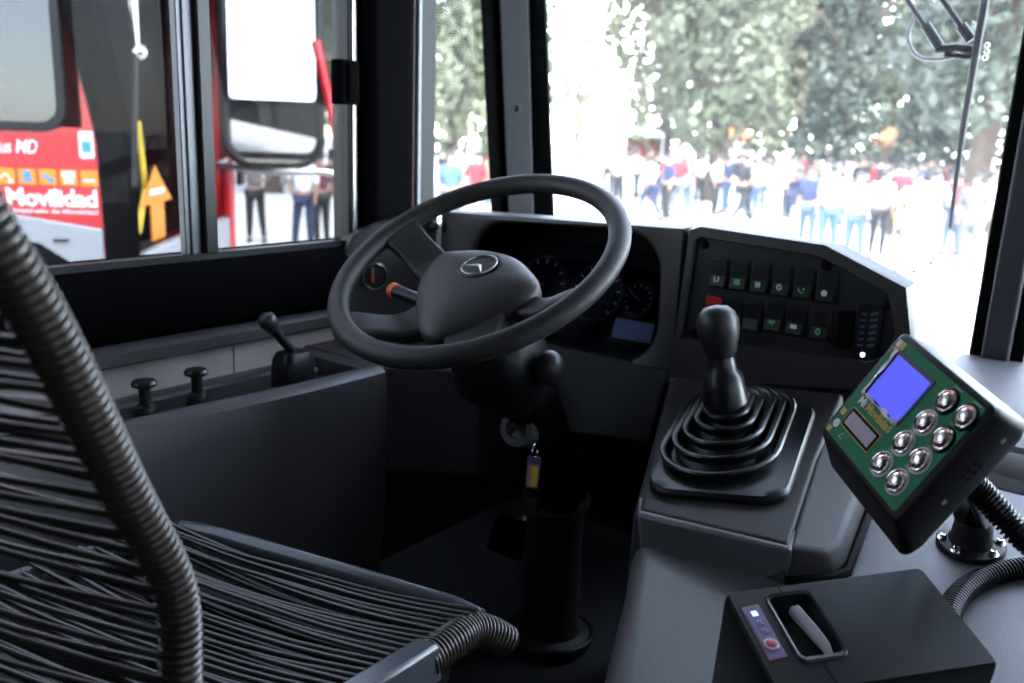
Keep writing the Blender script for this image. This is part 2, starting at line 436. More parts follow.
# match every hole point with a ray hit on the outer polygon
def ray_poly(c, p, poly):
    best = None; dx,dy = p[0]-c[0],p[1]-c[1]
    for i in range(len(poly)):
        (x0,y0),(x1,y1) = poly[i],poly[(i+1)%len(poly)]
        den = dx*(y1-y0)-dy*(x1-x0)
        if abs(den)<1e-9: continue
        t = ((x0-c[0])*(y1-y0)-(y0-c[1])*(x1-x0))/den; s = ((x0-c[0])*dy-(y0-c[1])*dx)/den
        if t>0 and -1e-6<=s<=1+1e-6 and (best is None or t<best): best = t
    return (c[0]+dx*best, c[1]+dy*best)
cen = (-1.018,.715)
angs = sorted(set([atan2(p[1]-cen[1],p[0]-cen[0]) for p in hole]+[atan2(p[1]-cen[1],p[0]-cen[0]) for p in out]))
oring = [ray_poly(cen,(cen[0]+cos(a),cen[1]+sin(a)),out) for a in angs]
hring = [ray_poly(cen,(cen[0]+cos(a),cen[1]+sin(a)),hole) for a in angs]
def ring3(r,y,sc=1,dz=0): return [(cen[0]+(x-cen[0])*sc, y, cen[1]+(z-cen[1])*sc+dz) for x,z in r]
def topfix(r, y, dz):
    return [(x, y, z+(dz if z>.7 else 0)) for x,z in r]
rings = [topfix(oring,1.97,-.07), topfix(oring,1.60,-.004), topfix(oring,1.515,0), ring3(oring,1.50,.985), ring3(hring,1.498,1.03), ring3(hring,1.502,1.0), ring3(hring,1.508,.985)]
bn.loft(rings, cap0=True, cap1=False)
bn.build('instrument_hood', M['dash'], dash, smooth=50)
rc_ = MB().loft([ring3(hring,1.508,.985), ring3(hring,1.56,.96), ring3(hring,1.66,.93)], False, True)
rc_.build('cluster_recess', M['matte'], dash, smooth=50)  # recess walls blackened to paint in the shade under the hood
# cluster: tilted glossy lens with dials beneath
cf = frame((-1.018,1.600,.70), (1,0,0), (0,.34,.94), (0,-.94,.34))
cl = MB().prism(rrect(.40,.20,.05), 0, .006, cf)
clo = cl.build('instrument_cluster', M['dial'], dash, bevel=.002)
for x,r in ((-.105,.062),(.035,.062),(.135,.034)):
    MB().torus(r,.004,cf @ T(x,.0,.010),32,8).build('dial_ring', M['insert'], clo)
    d = MB().lathe([(r-.003,.006),(r-.003,.0085),(0,.0085)], cf @ T(x,0,0), 28)
    for k in range(11):
        a = radians(225-27*k); d.box((-.001,r*.78,.0086),(.001,r*.92,.0092), cf @ T(x,0,0) @ Matrix.Rotation(a-pi/2,4,'Z'), 1)
    d.box((-.0012,-.006,.0095),(.0012,r*.72,.0105), cf @ T(x,0,0) @ Matrix.Rotation(radians(60),4,'Z'), 2)
    d.build('dial', [M['dial'],M['white'],M['redsw']], clo)
MB().box((.095,-.085,.006),(.185,-.045,.009),cf).build('display_or_reflection', M['bluecell'], clo)  # blue patch painted in for the bluish reflection on the cluster lens
# sloping clear cover in front of the dials
cv = MB().prism(rrect(.415,.185,.055), 0, .003, frame((-1.012,1.545,.685), (1,0,0), (0,.55,.835), (0,-.835,.55)))
cv.build('cluster_cover', glass_mat('cluster_pane', (.75,.77,.85), .0002, .0002, .04), dash)

# switch panel housing -------------------------------------------------
po = [(-.757,.578),(-.374,.630),(-.350,.640),(-.334,.728),(-.351,.806),(-.487,.861),(-.716,.872),(-.737,.864)]
pi_ = [(-.736,.660),(-.40,.676),(-.372,.690),(-.362,.728),(-.381,.792),(-.497,.839),(-.708,.850),(-.722,.842)]
sp = MB()
def R(r,y): return [(x,y,z) for x,z in r]
def shrink(r, s, c=(-.55,.74)): return [(c[0]+(x-c[0])*s, c[1]+(z-c[1])*s) for x,z in r]
sp.loft([R(shrink(po,.93,(-.62,.72)),1.62),R(shrink(po,.985,(-.62,.72)),1.545),R(po,1.508),R(shrink(po,.985),1.498),R(shrink(pi_,1.02),1.498),R(pi_,1.502),R(pi_,1.512)], True, True)
sp.build('switch_housing', M['dash'], dash, smooth=40)
ins = MB().loft([R(pi_,1.5118),R(pi_,1.5085)], True, True)
ins.build('switch_panel', M['insert'], dash)
# rocker switches
def icon(mb, kind, f):
    if kind == 0: mb.box((-.007,-.007,0),(-.004,.007,.0006),f).box((-.004,-.007,0),(.004,-.004,.0006),f).box((.003,-.004,0),(.007,.006,.0006),f)
    elif kind == 1:
        for k in range(3): mb.box((-.008,-.007+k*.005,0),(.008,-.004+k*.005,.0006),f)
    elif kind == 2: mb.box((-.006,-.007,0),(-.001,.006,.0006),f).box((.001,-.007,0),(.006,.006,.0006),f)
    elif kind == 3:
        mb.torus(.005,.0014,f,16,6)
        for k in range(8): mb.box((-.0009,.0062,0),(.0009,.0085,.0006),f @ Matrix.Rotation(k*pi/4,4,'Z'))
    elif kind == 4:
        mb.tube([(-.007,.005,0),(-.006,-.002,0),(-.001,-.006,0),(.005,-.006,0)],.0012,6,M=f).box((.003,.001,0),(.007,.005,.0006),f)
    elif kind == 5:
        mb.lathe([(.0075,0),(.0075,.0006),(0,.0006)],f,18).box((-.004,-.001,.0006),(.004,.001,.0012),f)
    elif kind == 6:
        mb.tube([(-.008,.001,0),(-.006,.005,0),(0,.0065,0),(.006,.005,0),(.008,.001,0),(-.008,.001,0)],.0011,6,M=f).tube([(0,0,0),(.001,-.007,0)],.0011,6,M=f)
    elif kind == 7:
        mb.box((-.008,-.005,0),(.008,.005,.0006),f).box((-.006,-.003,.0006),(.006,-.001,.0012),f)
    elif kind == 8:
        mb.tube([(-.005,-.004,0),(-.004,.004,0),(0,.007,0),(.004,.004,0),(.005,-.004,0),(-.005,-.004,0)],.0011,6,M=f).box((-.002,-.008,0),(.002,-.006,.0006),f)
    return mb
sw_specs = [(-.674+.0387*k, .790, k, 'w' if k in (0,2,3,5) else 'g') for k in range(6)] + \
           [(-.678,.722,'red',None),(-.640,.722,None,None),(-.605,.720,'line',None),(-.565,.726,6,'g'),(-.526,.726,7,'w'),(-.484,.724,8,'g')]
for x,z,k,c in sw_specs:
    f = frame((x,1.5085,z), (1,0,0), (0,.05,1), (0,-1,.05))
    red = k == 'red'
    b = MB().box((-.0175,-.028,0),(.0175,.028,.004),f)
    so_ = b.build('rocker_switch', M['black'], dash, bevel=.0015)
    top = MB(); pr = [(-.024,.012),(-.004,.0065),(.024,.0085)]
    vs = []
    for y,h in pr: vs += [(-.0145,y,.003),(.0145,y,.003),(.0145,y,h),(-.0145,y,h)]
    top.add(vs,[(0,1,2,3),(4,7,6,5)[::-1],(8,11,10,9),(3,2,6,7),(7,6,10,11),(0,4,5,1),(4,8,9,5),(1,5,6,2),(5,9,10,6),(0,3,7,4),(4,7,11,8)],0,f)
    top.build('rocker', M['redsw'] if red else M['black'], so_, bevel=.001)
    if isinstance(k, int):
        icon(MB(), k, f @ T(0,-.011,.0108) @ Matrix.Scale(.72,4)).build('icon', M['iconw'] if c=='w' else M['icon'], so_)
    elif k == 'line': MB().box((-.007,-.019,.0112),(.007,-.0165,.0118),f).build('icon', M['bluecell'], so_)
    elif red: MB().tube([(-.008,-.006,0),(.008,-.006,0),(0,.008,0),(-.008,-.006,0)],.001,6,M=f @ T(0,-.008,.0105)).build('icon', M['white'], so_)
# blank plate and indicator strip
MB().box((-.455,1.503,.69),(-.43,1.509,.755)).build('blank_plate', M['matte'], dash, bevel=.001)
st = MB().box((-.4265,1.5025,.676),(-.3855,1.509,.768)).build('indicator_strip', M['black'], dash, bevel=.0015)
cells = MB()
for k in range(6):
    z = .699+.0105*k
    cells.add([(-.403,1.502,z),(-.391,1.502,z+.004),(-.391,1.502,z+.0095),(-.403,1.502,z+.0055)],[(0,1,2,3)]); cells.add([(-.418,1.502,z),(-.4095,1.502,z+.001),(-.4095,1.502,z+.004),(-.418,1.502,z+.003)],[(0,1,2,3)])
cells.build('cells', M['bluecell'], st)
MB().lathe([(.0038,0),(.0038,.0015),(.002,.003),(0,.0032)], zframe((-.408,1.5025,.686),(0,-1,0)), 16).build('lamp', M['led'], st)
for x,z in ((-.708,.838),(-.485,.826),(-.377,.775),(-.715,.672)):
    MB().lathe([(.0085,0),(.0085,.003),(.006,.0055),(0,.006)], zframe((x,1.5085,z),(0,-1,0)), 18).build('screw_cap', M['matte'], dash)
# slot-like seam between hood and switch housing comes from the gap itself
# side pod at the left end: angled panel with gauge and knob
A,B = V((-1.437,1.27,0)), V((-1.343,1.497,0)); ux = (B-A).normalized(); nrm = V((ux.y,-ux.x,0))
pf = frame(A, ux, V((0,0,1)), nrm)
Lp = (B-A).length
pod = MB().prism([(0,.576),(Lp,.50),(Lp,.851),(.10,.826),(.045,.80),(.012,.74)], -.10, 0, pf)
podo = pod.build('side_pod', M['dash'], dash, bevel=.008, seg=3)
MB().prism([(.19,.70),(Lp-.012,.69),(Lp-.012,.83),(.165,.80)], 0, .004, pf).build('pod_insert', M['insert'], podo, bevel=.002)
MB().lathe([(.012,0),(.012,.012),(.010,.016),(0,.018)], pf @ T(Lp-.018,.817,.003), 18).build('round_knob', M['black'], podo)
g = MB().lathe([(.029,0),(.029,.008),(.026,.010),(.024,.006),(0,.006)], pf @ T(.092,.712,0), 28)
go = g.build('vent_ring', M['black'], dash); 
MB().torus(.0275,.0016, pf @ T(.092,.712,.008), 28, 8).build('rim', M['steel'], go)
MB().box((-.0025,-.013,.006),(.0025,.006,.011), pf @ T(.086,.712,0)).build('orange_glint', M['orange'], go)  # orange sliver, silver one above: painted highlights inside the ring
MB().box((-.0022,.008,.006),(.0022,.020,.011), pf @ T(.086,.712,0)).build('silver_glint', M['steel'], go)
# lower left dash box, running from the side console under the wheel
lb = MB().prism([(-1.449,1.190),(-1.30,1.190),(-1.200,1.190),(-1.165,1.22),(-1.05,1.30),(-1.05,1.52),(-1.449,1.52)], .36, .578)
lb.build('knee_panel', M['grey'], dash, bevel=.008, seg=3)
# dark panel under the cluster around the column
kb = MB().hexa([(-1.06,1.46,.42),(-.752,1.44,.46),(-.752,1.9,.46),(-1.06,1.9,.42)], [(-1.06,1.502,.60),(-.752,1.499,.60),(-.752,1.9,.60),(-1.06,1.9,.60)])
kb.build('lower_panel', M['dash2'], dash, bevel=.008)
# passenger-side dash: stepped section seen beyond the fare terminal
rp = MB(); sec = [(1.99,.20),(1.99,.615),(1.64,.612),(1.60,.604),(1.525,.578),(1.515,.566),(1.505,.573),(1.475,.556),(1.465,.543),(1.455,.549),(1.44,.536),(1.43,.51),(1.43,.20)]
def secring(x, dy): return [(x, y+dy*(1 if y<1.9 else 0), z) for y,z in sec]
rp.loft([secring(-.345,.06), secring(-.18,.0), secring(.95,.0)])
rp.build('passenger_side', M['cover'], dash, smooth=25)

# ================================================================== STEERING WHEEL
W = V((-.902,1.095,.822)); al = radians(59.75)
e1, e2, wn = V((1,0,0)), V((0,sin(al),cos(al))), V((0,-cos(al),sin(al)))
WF = frame(W, e1, e2, wn)
sw = thing('steering_wheel', 'large black four-spoke steering wheel with a star emblem on its pad', 'steering wheel', W)
MB().torus(.2315,.0178,WF,96,16,sq=.95).build('rim', M['wheel'], sw, smooth=80)
padp = [(-.124,.040),(-.082,.060),(-.027,.068),(.03,.058),(.075,.034),(.110,.004),(.113,-.028),(.096,-.065),(.062,-.112),(.025,-.146),(-.005,-.150),(-.038,-.128),(-.083,-.077),(-.114,-.022)]
padc = [ (p.x,p.y) for p in catmull([(x,y,0) for x,y in padp], 5, True)]
pc_ = (0,-.035)
def pring(s, h): return [(pc_[0]+(x-pc_[0])*s, pc_[1]+(y-pc_[1])*s, h) for x,y in padc]
pad = MB().loft([pring(.94,-.062),pring(1.0,-.050),pring(1.0,-.036),pring(.975,-.030),pring(.9,-.0235),pring(.75,-.0165),pring(.55,-.0115),pring(.3,-.0085),pring(.08,-.0078)], True, True, 0, WF)
pado = pad.build('hub_pad', M['pad'], sw, smooth=60)
EM = WF @ T(.0,.004,-.0115) @ Matrix.Rotation(radians(-5),4,'X') @ Matrix.Rotation(radians(-17),4,'Z')
MB().lathe([(.0375,-.006),(.0375,.0012),(.035,.0022),(.0325,.0008),(.0,.0008)], EM, 36).build('emblem_seat', M['black'], pado)
em = MB().torus(.0292,.0018,EM @ T(0,0,.0022),48,8)
for k in range(3):
    f = EM @ Matrix.Rotation(k*2*pi/3,4,'Z')
    em.add([(-.0042,.0024,.001),(.0042,.0024,.001),(0,.0285,.001),(0,0,.0040),(0,.0275,.0022)],[(0,3,4),(0,4,2),(3,1,4),(4,1,2),(0,1,3)],0,f)
tag(em.build('emblem', M['steel'], pado, smooth=15), 'silver three-pointed star in a ring')
def spoke(p0, w0, h0, ang, w1, bow, pinch=.15, t0=.03, t1=.022):
    a = radians(ang); q = V((.226*cos(a), .226*sin(a), 0)); p = V((*p0, h0)); rings = []
    for k in range(9):
        t = k/8; c = p.lerp(q, t); u_ = min(1,max(0,(t-.38)/.62)); c.z = h0*(1-u_*u_*(3-2*u_)) - .004*t
        w_ = w0+(w1-w0)*t - pinch*min(w0,w1)*sin(pi*t) + .02*max(0,t-.8)/.2
        th = t0+(t1-t0)*t
        d = (q-p); d.z = 0; d.normalize(); s = V((-d.y,d.x,0))
        ring = [c+s*x+V((0,0,z)) for x,z in rrect(w_, th, min(w_,th)*.32, 3)]
        rings.append(ring)
    return MB().loft(rings, True, True, 0, WF)
for p0,w0,h0,ang,w1,bow in (((-.060,.0),.095,-.050,166,.062,.004),((-.03,-.065),.095,-.052,-120,.060,.006),((.045,-.085),.105,-.046,-62,.085,.006),((.048,-.024),.064,-.050,-12.5,.026,.004)):
    spoke(p0,w0,h0,ang,w1,bow).build('spoke', M['wheel'], sw, smooth=60)
MB().lathe([(.062,-.115),(.066,-.09),(.075,-.062),(.0,-.06)], WF @ T(0,-.02,0), 32).build('hub', M['black'], sw)

# ================================================================== STEERING COLUMN
col = thing('steering_column', 'black steering column with shroud, stalks and ignition lock, standing on a floor boot', 'steering column', (-.93,1.40,0))
ax = -wn
def colring(t, w_, h_, r=.02, dy=0): return [W+ax*t+e1*x+e2*(y+dy) for x,y in rrect(w_,h_,r,4)]
MB().loft([colring(.115,.11,.11,.05,-.02),colring(.14,.15,.13,.045,-.025),colring(.22,.155,.135,.04,-.03),colring(.265,.13,.115,.04,-.02),colring(.285,.11,.10,.04,-.01)]).build('shroud', M['black'], col, smooth=60)
MB().loft([colring(.27,.10,.10,.03),colring(.50,.095,.095,.03),colring(.56,.09,.09,.03)]).build('tube_housing', M['matte'], col, smooth=60)
bo = MB().lathe([(.085,0),(.088,.006),(.086,.022),(.064,.030),(.060,.05),(.056,.20),(.058,.30),(.066,.36),(.060,.40),(.03,.42)], T(-.935,1.405,0), 32)
boo = bo.build('column_boot', M['rubber'], col, smooth=40)
MB().torus(.088,.006,T(-.935,1.405,.022),36,8).build('boot_flange', M['black'], boo)
cl_ = MB().lathe([(.064,.0),(.070,.004),(.070,.022),(.064,.026)], T(-.935,1.405,.30), 28, caps=False).box((-.012,-.085,.300),(.012,-.06,.330), T(-.935,1.405,0))
cl_.build('clamp', M['steel'], boo)
# ignition barrel facing the seat
igd = V((.12,-.93,.25)).normalized(); ig0 = V((-.898,1.248,.508))
ig = MB().lathe([(.035,0),(.034,.035),(.032,.044),(.020,.045),(.0185,.037),(.0,.037)], zframe(ig0,igd), 28)
tag(ig.build('ignition_lock', M['lining'], col), 'dark grey ignition lock ring')
# stalks
s1 = MB().tube([W+ax*.19+V((.05,-.02,-.02)),(-.835,1.20,.652),(-.812,1.185,.652)], [.013,.014,.016], 12)
s1.sphere((-.802,1.168,.652), (.024,.026,.030), 16)
s1.build('stalk', M['knob'], col, smooth=60)
s2 = MB().tube([W+ax*.15+V((-.06,0,0)),(-1.08,1.19,.715),(-1.165,1.185,.728)], [.009,.011,.013], 12)
s2o = s2.build('stalk', M['black'], col, smooth=60)
MB().tube([(-1.166,1.185,.7282),(-1.176,1.185,.7297),(-1.181,1.185,.7305)], [.0150,.0150,.011], 12).build('stalk_ring', M['orange'], s2o)
# key with tag hanging from the lock
k0 = ig0+igd*.037
key = thing('ignition_key', 'key in the ignition lock with a yellow, pink and violet tag on its ring', 'key', k0)
kf = zframe(k0, igd, (.3,0,1))
MB().box((-.0042,-.0012,0),(.0042,.0012,.020),kf).build('blade', M['steel'], key)
MB().prism(rrect(.022,.020,.006), -.0022, .0022, kf @ T(0,0,.024) @ Matrix.Rotation(pi/2,4,'X')).build('bow', M['black'], key, bevel=.001)
rc = k0+igd*.026+V((.052,.0,-.028))
MB().torus(.0125,.0011, zframe(rc,(1,.25,0)), 24, 6).build('ring', M['chrome'], key)
tf = frame(rc+V((0,-.002,-.038)), V((.96,.28,0)).normalized(), V((.05,0,1)).normalized(), V((.28,-.96,0)).normalized())
tg = MB().prism(rrect(.024,.058,.004), -.002, .002, tf).build('tag', M['tagp'], key, bevel=.0008)
MB().box((-.009,-.027,.002),(.010,.014,.0026),tf).build('tag_paper', M['tagpk'], tg)
MB().box((-.002,-.024,.0026),(.009,.012,.0032),tf).build('tag_stripe', M['tagy'], tg)

# pedals -------------------------------------------------------------
for nm,lab,x,y,z,wd,hg in (('brake_pedal','wide dark brake pedal left of the steering column boot','1',1.57,.10,.10,.09),('throttle_pedal','long dark throttle pedal right of the steering column boot','2',1.60,.10,.07,.20)):
    px = -1.17 if x=='1' else -.74
    pd = thing(nm, lab, 'pedal', (px,y,0))
    pf_ = frame((px,y,z), (1,0,0), V((0,.5,.86)).normalized(), V((0,-.86,.5)).normalized())
    b = MB().prism(rrect(wd,hg,.012), -.006, .006, pf_)
    for k in range(5): b.box((-wd*.4,-hg*.4+k*hg*.17,.006),(wd*.4,-hg*.36+k*hg*.17,.009),pf_)
    b.build('pad', M['rubber'], pd, bevel=.002)
    MB().tube([(px,y+.005,z),(px,y+.10,z+.06),(px,y+.16,z+.05),(px,y+.2,-.0)], .010, 10).build('arm', M['steel'], pd)

# ================================================================== LEFT SIDE CONSOLE
sc_ = thing('side_console', 'grey moulded side console with black control plate, two pull knobs and a brake lever', 'console', (-1.32,.6,0))
ys = [-.28,.55,.70,.80,.90,1.0,1.10,1.142,1.146,1.186]
xf = [-1.205,-1.205,-1.212,-1.206,-1.196,-1.19,-1.190,-1.190,-1.190,-1.192]
rings = []
for y,x in zip(ys,xf):
    zz_ = .577 if y > 1.143 else None
    rings.append([(q_[0],q_[1],zz_ if zz_ and .541 < q_[2] < .5775 and q_[0] < x-.01 else q_[2]) for q_ in [(-1.446,y,.02),(-1.437,y,.540),(-1.425,y,.556),(-1.405,y,.558),(-1.393,y,.554),(-1.390,y,.544),(x-.042,y,.544),(x-.040,y,.572),(x-.034,y,.578),(x-.012,y,.577),(x-.002,y,.568),(x,y,.55),(x+.004,y,.50),(x-.004,y,.28),(x-.03,y,.02)]])
MB().loft(rings).build('body', M['grey'], sc_, smooth=40)
MB().loft([[(-1.389,y,.5445),(x-.043,y,.5445),(x-.043,y,.5485),(-1.389,y,.5485)] for y,x in zip(ys[:8],xf[:8])]).build('control_plate', M['insert'], sc_)
def pull_knob(x,y,z):
    b = MB().lathe([(.023,0),(.023,.004),(.020,.007),(.0195,.018),(.0165,.026),(.0095,.030),(.009,.054),(.013,.057),(.0195,.060),(.0205,.064),(.017,.069),(.0,.071)], T(x,y,z), 24)
    return b.build('pull_knob', M['black'], sc_)
pull_knob(-1.300,.752,.5485); pull_knob(-1.302,.848,.5485)
lv = MB().loft([[(x-1.305,y+1.055,z) for x,y in rrect(.062*s,.075*s,.018*s,4)] for z,s in ((.5485,1.0),(.580,1.0),(.600,.92),(.612,.72))])
lvo = lv.build('brake_valve', M['black'], sc_, smooth=50)
lt = MB().tube([(-1.305,1.06,.605),(-1.312,1.035,.637),(-1.318,1.018,.664)], [.0085,.0085,.010], 12)
lt.build('lever', M['black'], lvo)
MB().tube([(-1.316,1.024,.655),(-1.320,1.012,.672),(-1.322,1.006,.681),(-1.3225,1.004,.686)], [.012,.0175,.017,.008], 14).build('lever_knob', M['knob'], lvo, smooth=80)
MB().lathe([(.005,0),(.004,.004),(0,.0045)], zframe((-1.2735,1.08,.578),(1,0,.1)), 12).build('valve_button', M['steel'], lvo)
for x,y in ((-1.255,.985),(-1.262,1.125),(-1.37,1.125),(-1.268,.93)):
    MB().lathe([(.009,0),(.009,.004),(.005,.006),(0,.006)], T(x,y,.5485), 12).build('bolt', M['black'], sc_)
MB().lathe([(.0075,0),(.0075,.003),(0,.004)], T(-1.262,1.015,.5485), 12).build('indicator_lamp', M['greylcd'], sc_)
# ================================================================== CENTRE CONSOLE / ENGINE COVER
def zc(x, y): return .46-.02*(x+.541)+.23*(y-1.057)
def zg(x, y): return .585+(.081*(x+.757)+.232*(y-1.5))/.969
NC = V((.02,-.23,1)).normalized()
ec = thing('engine_cover', 'grey moulded engine cover with raised gear console between driver and aisle', 'engine cover', (-.1,.9,0))
def xl(y): return -.541+(1.057-y)*.475
rings = []
for y in (.12,.40,.60,.76,.90,1.0,1.057,1.20,1.425):
    x = xl(y) if y <= 1.057 else -.541
    z = zc(x,y)
    k_ = .62 if y >= 1.0 else (.8 if y > .85 else 1)
    rings.append([(x-.060*k_,y,.0),(x-.054*k_,y,z-.10),(x-.047*k_,y,z-.040),(x-.036*k_,y,z-.014),(x-.018*k_,y,z-.003),(x,y,z),(-.05,y,zc(-.05,y)),(.60,y,zc(.60,y)),(.625,y,zc(.6,y)-.02),(.63,y,0)])
MB().loft(rings).build('cover', M['cover'], ec, smooth=50)
# gear console wedge
gt = [(-.742,1.50),(-.574,1.081),(-.353,1.077),(-.396,1.293),(-.43,1.505)]
gb = MB().loft([[(-.765,1.50,.0),(-.595,1.085,.0),(-.345,1.085,.0),(-.385,1.293,.0),(-.42,1.505,.0)],
               [(x-.010*(i<2),y,zg(x,y)-.012) for i,(x,y) in enumerate(gt)],
               [(x+(-.55-x)*.02,y+(1.3-y)*.02,zg(x,y)) for x,y in gt]])
gb.build('gear_console', M['console'], ec, bevel=.004)
# lighter riser between console and cover
rs = MB().hexa([(-.553,1.052,.445),(-.350,1.086,.445),(-.350,1.12,.445),(-.575,1.11,.445)],
               [(-.576,1.076,zg(-.574,1.081)-.004),(-.350,1.071,zg(-.353,1.077)-.004),(-.350,1.12,zg(-.353,1.12)-.006),(-.60,1.12,zg(-.58,1.12)-.006)])
rs.build('riser', M['cover'], ec, bevel=.005, seg=3)
# cheek sloping down on the aisle side of the gear console
ck = MB().loft([[(-.356,1.08,.44),(-.302,1.125,.44),(-.300,1.15,.44),(-.322,1.295,.44),(-.36,1.47,.44),(-.45,1.47,.44),(-.40,1.28,.44)],
               [(-.353,1.077,.470),(-.306,1.120,.480),(-.301,1.15,.486),(-.320,1.295,.520),(-.358,1.47,.556),(-.45,1.47,.56),(-.40,1.28,.52)],
               [(-.352,1.076,.516),(-.318,1.118,.505),(-.312,1.15,.510),(-.332,1.295,.545),(-.370,1.47,.58),(-.44,1.47,.598),(-.398,1.285,.563)]])
ck.build('console_cheek', M['console'], ec, bevel=.006, seg=3)
MB().tube([(-.352,1.078,.466),(-.306,1.112,.473),(-.294,1.135,.477),(-.313,1.295,.513),(-.352,1.46,.549)], .007, 8).build('gap_shadow', M['matte'], ec)  # dark strip put in for the shadow in the gap beside the cheek

# ================================================================== GEAR LEVER
gy = V((-.21,.98,0)); gy.z = (.081*gy.x+.232*gy.y)/.969; gy.normalize()
gn = V((-.081,-.232,.969)).normalized(); gx = gy.cross(gn).normalized()
g0 = V((-.520,1.280,zg(-.520,1.280)))
GF = frame(g0, gx, gy, gn)
gl = thing('gear_lever', 'black gear lever with a rounded knob rising from a ribbed rubber bellows', 'gear lever', g0)
MB().loft([[(x,y,z) for x,y in rrect(.206*s,.305*s,.04,6)] for z,s in ((.0005,1.0),(.008,1.0),(.013,.97),(.0135,.90))], True, True, 0, GF).build('base_plate', M['black'], gl, smooth=40)
bl = [[(x-.014,y+.02,.006) for x,y in rrect(.186,.262,.085,7)]]
for wd,ln,h,off in ((.178,.300,.028,.034),(.148,.252,.038,.040),(.120,.206,.047,.044),(.090,.150,.055,.046),(.066,.100,.062,.046)):
    for ds,dh in ((-.003,-.016),(.001,-.008),(.003,-.002),(.001,.001),(-.004,.001),(-.008,-.003),(-.013,-.012),(-.018,-.020)):
        w_,l_ = wd+ds*2, ln+ds*2
        bl.append([(x-.014,y+off-.006,h+dh) for x,y in rrect(w_, l_, w_*.49, 7)])
bl.append([(x-.014,y+.040,.060) for x,y in rrect(.03,.03,.014,7)])
MB().loft(bl, True, True, 0, GF).build('bellows', M['bellows'], gl, smooth=50)
lb0 = V((-.546,1.305,.577)); lk = V((-.575,1.298,.737)); ld = (lk-lb0).normalized()
LF = zframe(lb0, ld)
MB().lathe([(.026,-.01),(.030,.0),(.034,.012),(.036,.03),(.0355,.045),(.034,.06),(.031,.085),(.0245,.092),(.0225,.105),(.021,.118)], LF, 28).build('shaft', M['bellows'], gl, smooth=50)
MB().lathe([(.020,.112),(.024,.119),(.027,.130),(.031,.145),(.0335,.160),(.0325,.174),(.028,.186),(.019,.194),(.0,.198)], LF, 28).build('knob', M['knob'], gl, smooth=60)

# ================================================================== FARE TERMINAL
P0 = [V(p) for p in ((-.219,.952,.829),(-.117,.847,.798),(-.183,.832,.698),(-.286,.938,.729))]
fc = sum(P0, V((0,0,0)))/4
fx = ((P0[1]-P0[0])+(P0[2]-P0[3])).normalized()
fy = ((P0[0]-P0[3])+(P0[1]-P0[2])); fy = (fy-fx*fy.dot(fx)).normalized(); fz = fx.cross(fy)
FF = frame(fc, fx, fy, fz)
ft = thing('fare_terminal', 'black fare terminal with green face, blue screen and round metal buttons', 'fare terminal', (-.175,1.29,.505))
def rr4(x0,x1,y0,y1,r,z): return [((x0+x1)/2+x,(y0+y1)/2+y,z) for x,y in rrect(x1-x0,y1-y0,r,5)]
MB().loft([rr4(-.066,.05,-.066,.05,.012,-.066),rr4(-.101,.064,-.094,.064,.014,-.062),rr4(-.108,.069,-.1,.069,.014,-.054),rr4(-.085,.083,-.072,.068,.010,-.008),rr4(-.082,.082,-.069,.067,.009,-.002),rr4(-.079,.079,-.066,.064,.008,.0)], True, True, 0, FF).build('housing', M['casing'], ft, smooth=40)
face = MB().prism(rrect(.150,.122,.003), 0, .0012, FF).build('keypad_face', M['green'], ft)
# decoration of the overlay: yellow and white marks in its corners
MB().box((-.0735,.047,.0012),(-.060,.0595,.0016),FF).build('corner_print', M['yellow'], face)
MB().box((-.0735,.052,.0016),(-.068,.0595,.0019),FF).build('corner_print', M['white'], face)
MB().box((-.0735,-.0375,.0012),(-.066,-.030,.0016),FF).build('edge_print', M['yellow'], face)
MB().box((-.0735,-.060,.0012),(-.067,-.0535,.0016),FF).build('edge_print', M['yellow'], face)
MB().lathe([(.0048,.0012),(.0048,.0016),(0,.0016)], FF @ T(-.0665,-.0475,0), 16).build('edge_print', M['white'], face)
# screen, half covered by its peeling clear film
scx, scy = -.030, .023
MB().prism(rrect(.072,.056,.002), .0012, .0020, FF @ T(scx,scy,0)).build('screen_window', M['black'], ft)
scr = MB().box((-.029,-.0255,.0020),(.033,.0235,.0024), FF @ T(scx,scy,0)).build('screen', M['lcd'], ft)
random.seed(3)
fm = MB()
def ribbon(p0, p1, wd, n):
    p0, p1 = V((*p0,0)), V((*p1,0)); d = (p1-p0)/n; q = V((-d.y,d.x,0)).normalized(); vs = []
    for k in range(n+1):
        c = p0+d*k
        a = c+q*random.uniform(-.001,.0015)+d*random.uniform(-.2,.2); b = c+q*wd*random.uniform(.35,1.1)+d*random.uniform(-.3,.3)
        vs += [(a.x,a.y,.0026+random.uniform(0,.0012)), (b.x,b.y,.0027+random.uniform(0,.0022))]
    fm.add(vs, [(2*k,2*k+2,2*k+3,2*k+1) for k in range(n)], 0, FF @ T(scx,scy,0))
ribbon((-.036,.027),(-.036,-.029),.0065,9)
ribbon((-.036,-.0295),(.030,-.0295),.0050,11)
ribbon((.035,-.028),(.030,-.016),.0030,4)
fm.build('film_edge', M['film'], scr, weld=False)
MB().prism(rrect(.059,.023,.002), .0012,.0018, FF @ T(-.0315,-.0335,0)).build('display_frame', M['yellow'], ft)
MB().prism(rrect(.057,.021,.002), .0018,.0022, FF @ T(-.0315,-.0335,0)).build('display_bezel', M['matte'], ft)
MB().box((-.025,-.0075,.0022),(.025,.0075,.0026), FF @ T(-.0315,-.0335,0)).build('display_or_reflection', M['greylcd'], ft)
t1 = text_mb('Mi', .0125, FF @ T(-.0560,-.0125,.0012), .0003, bold=.0002)
t1.build('lettering', M['white'], face, weld=False)
t2 = text_mb('Movilidad', .0125, FF @ T(-.0225,-.0125,.0012), .0003, bold=.0003)
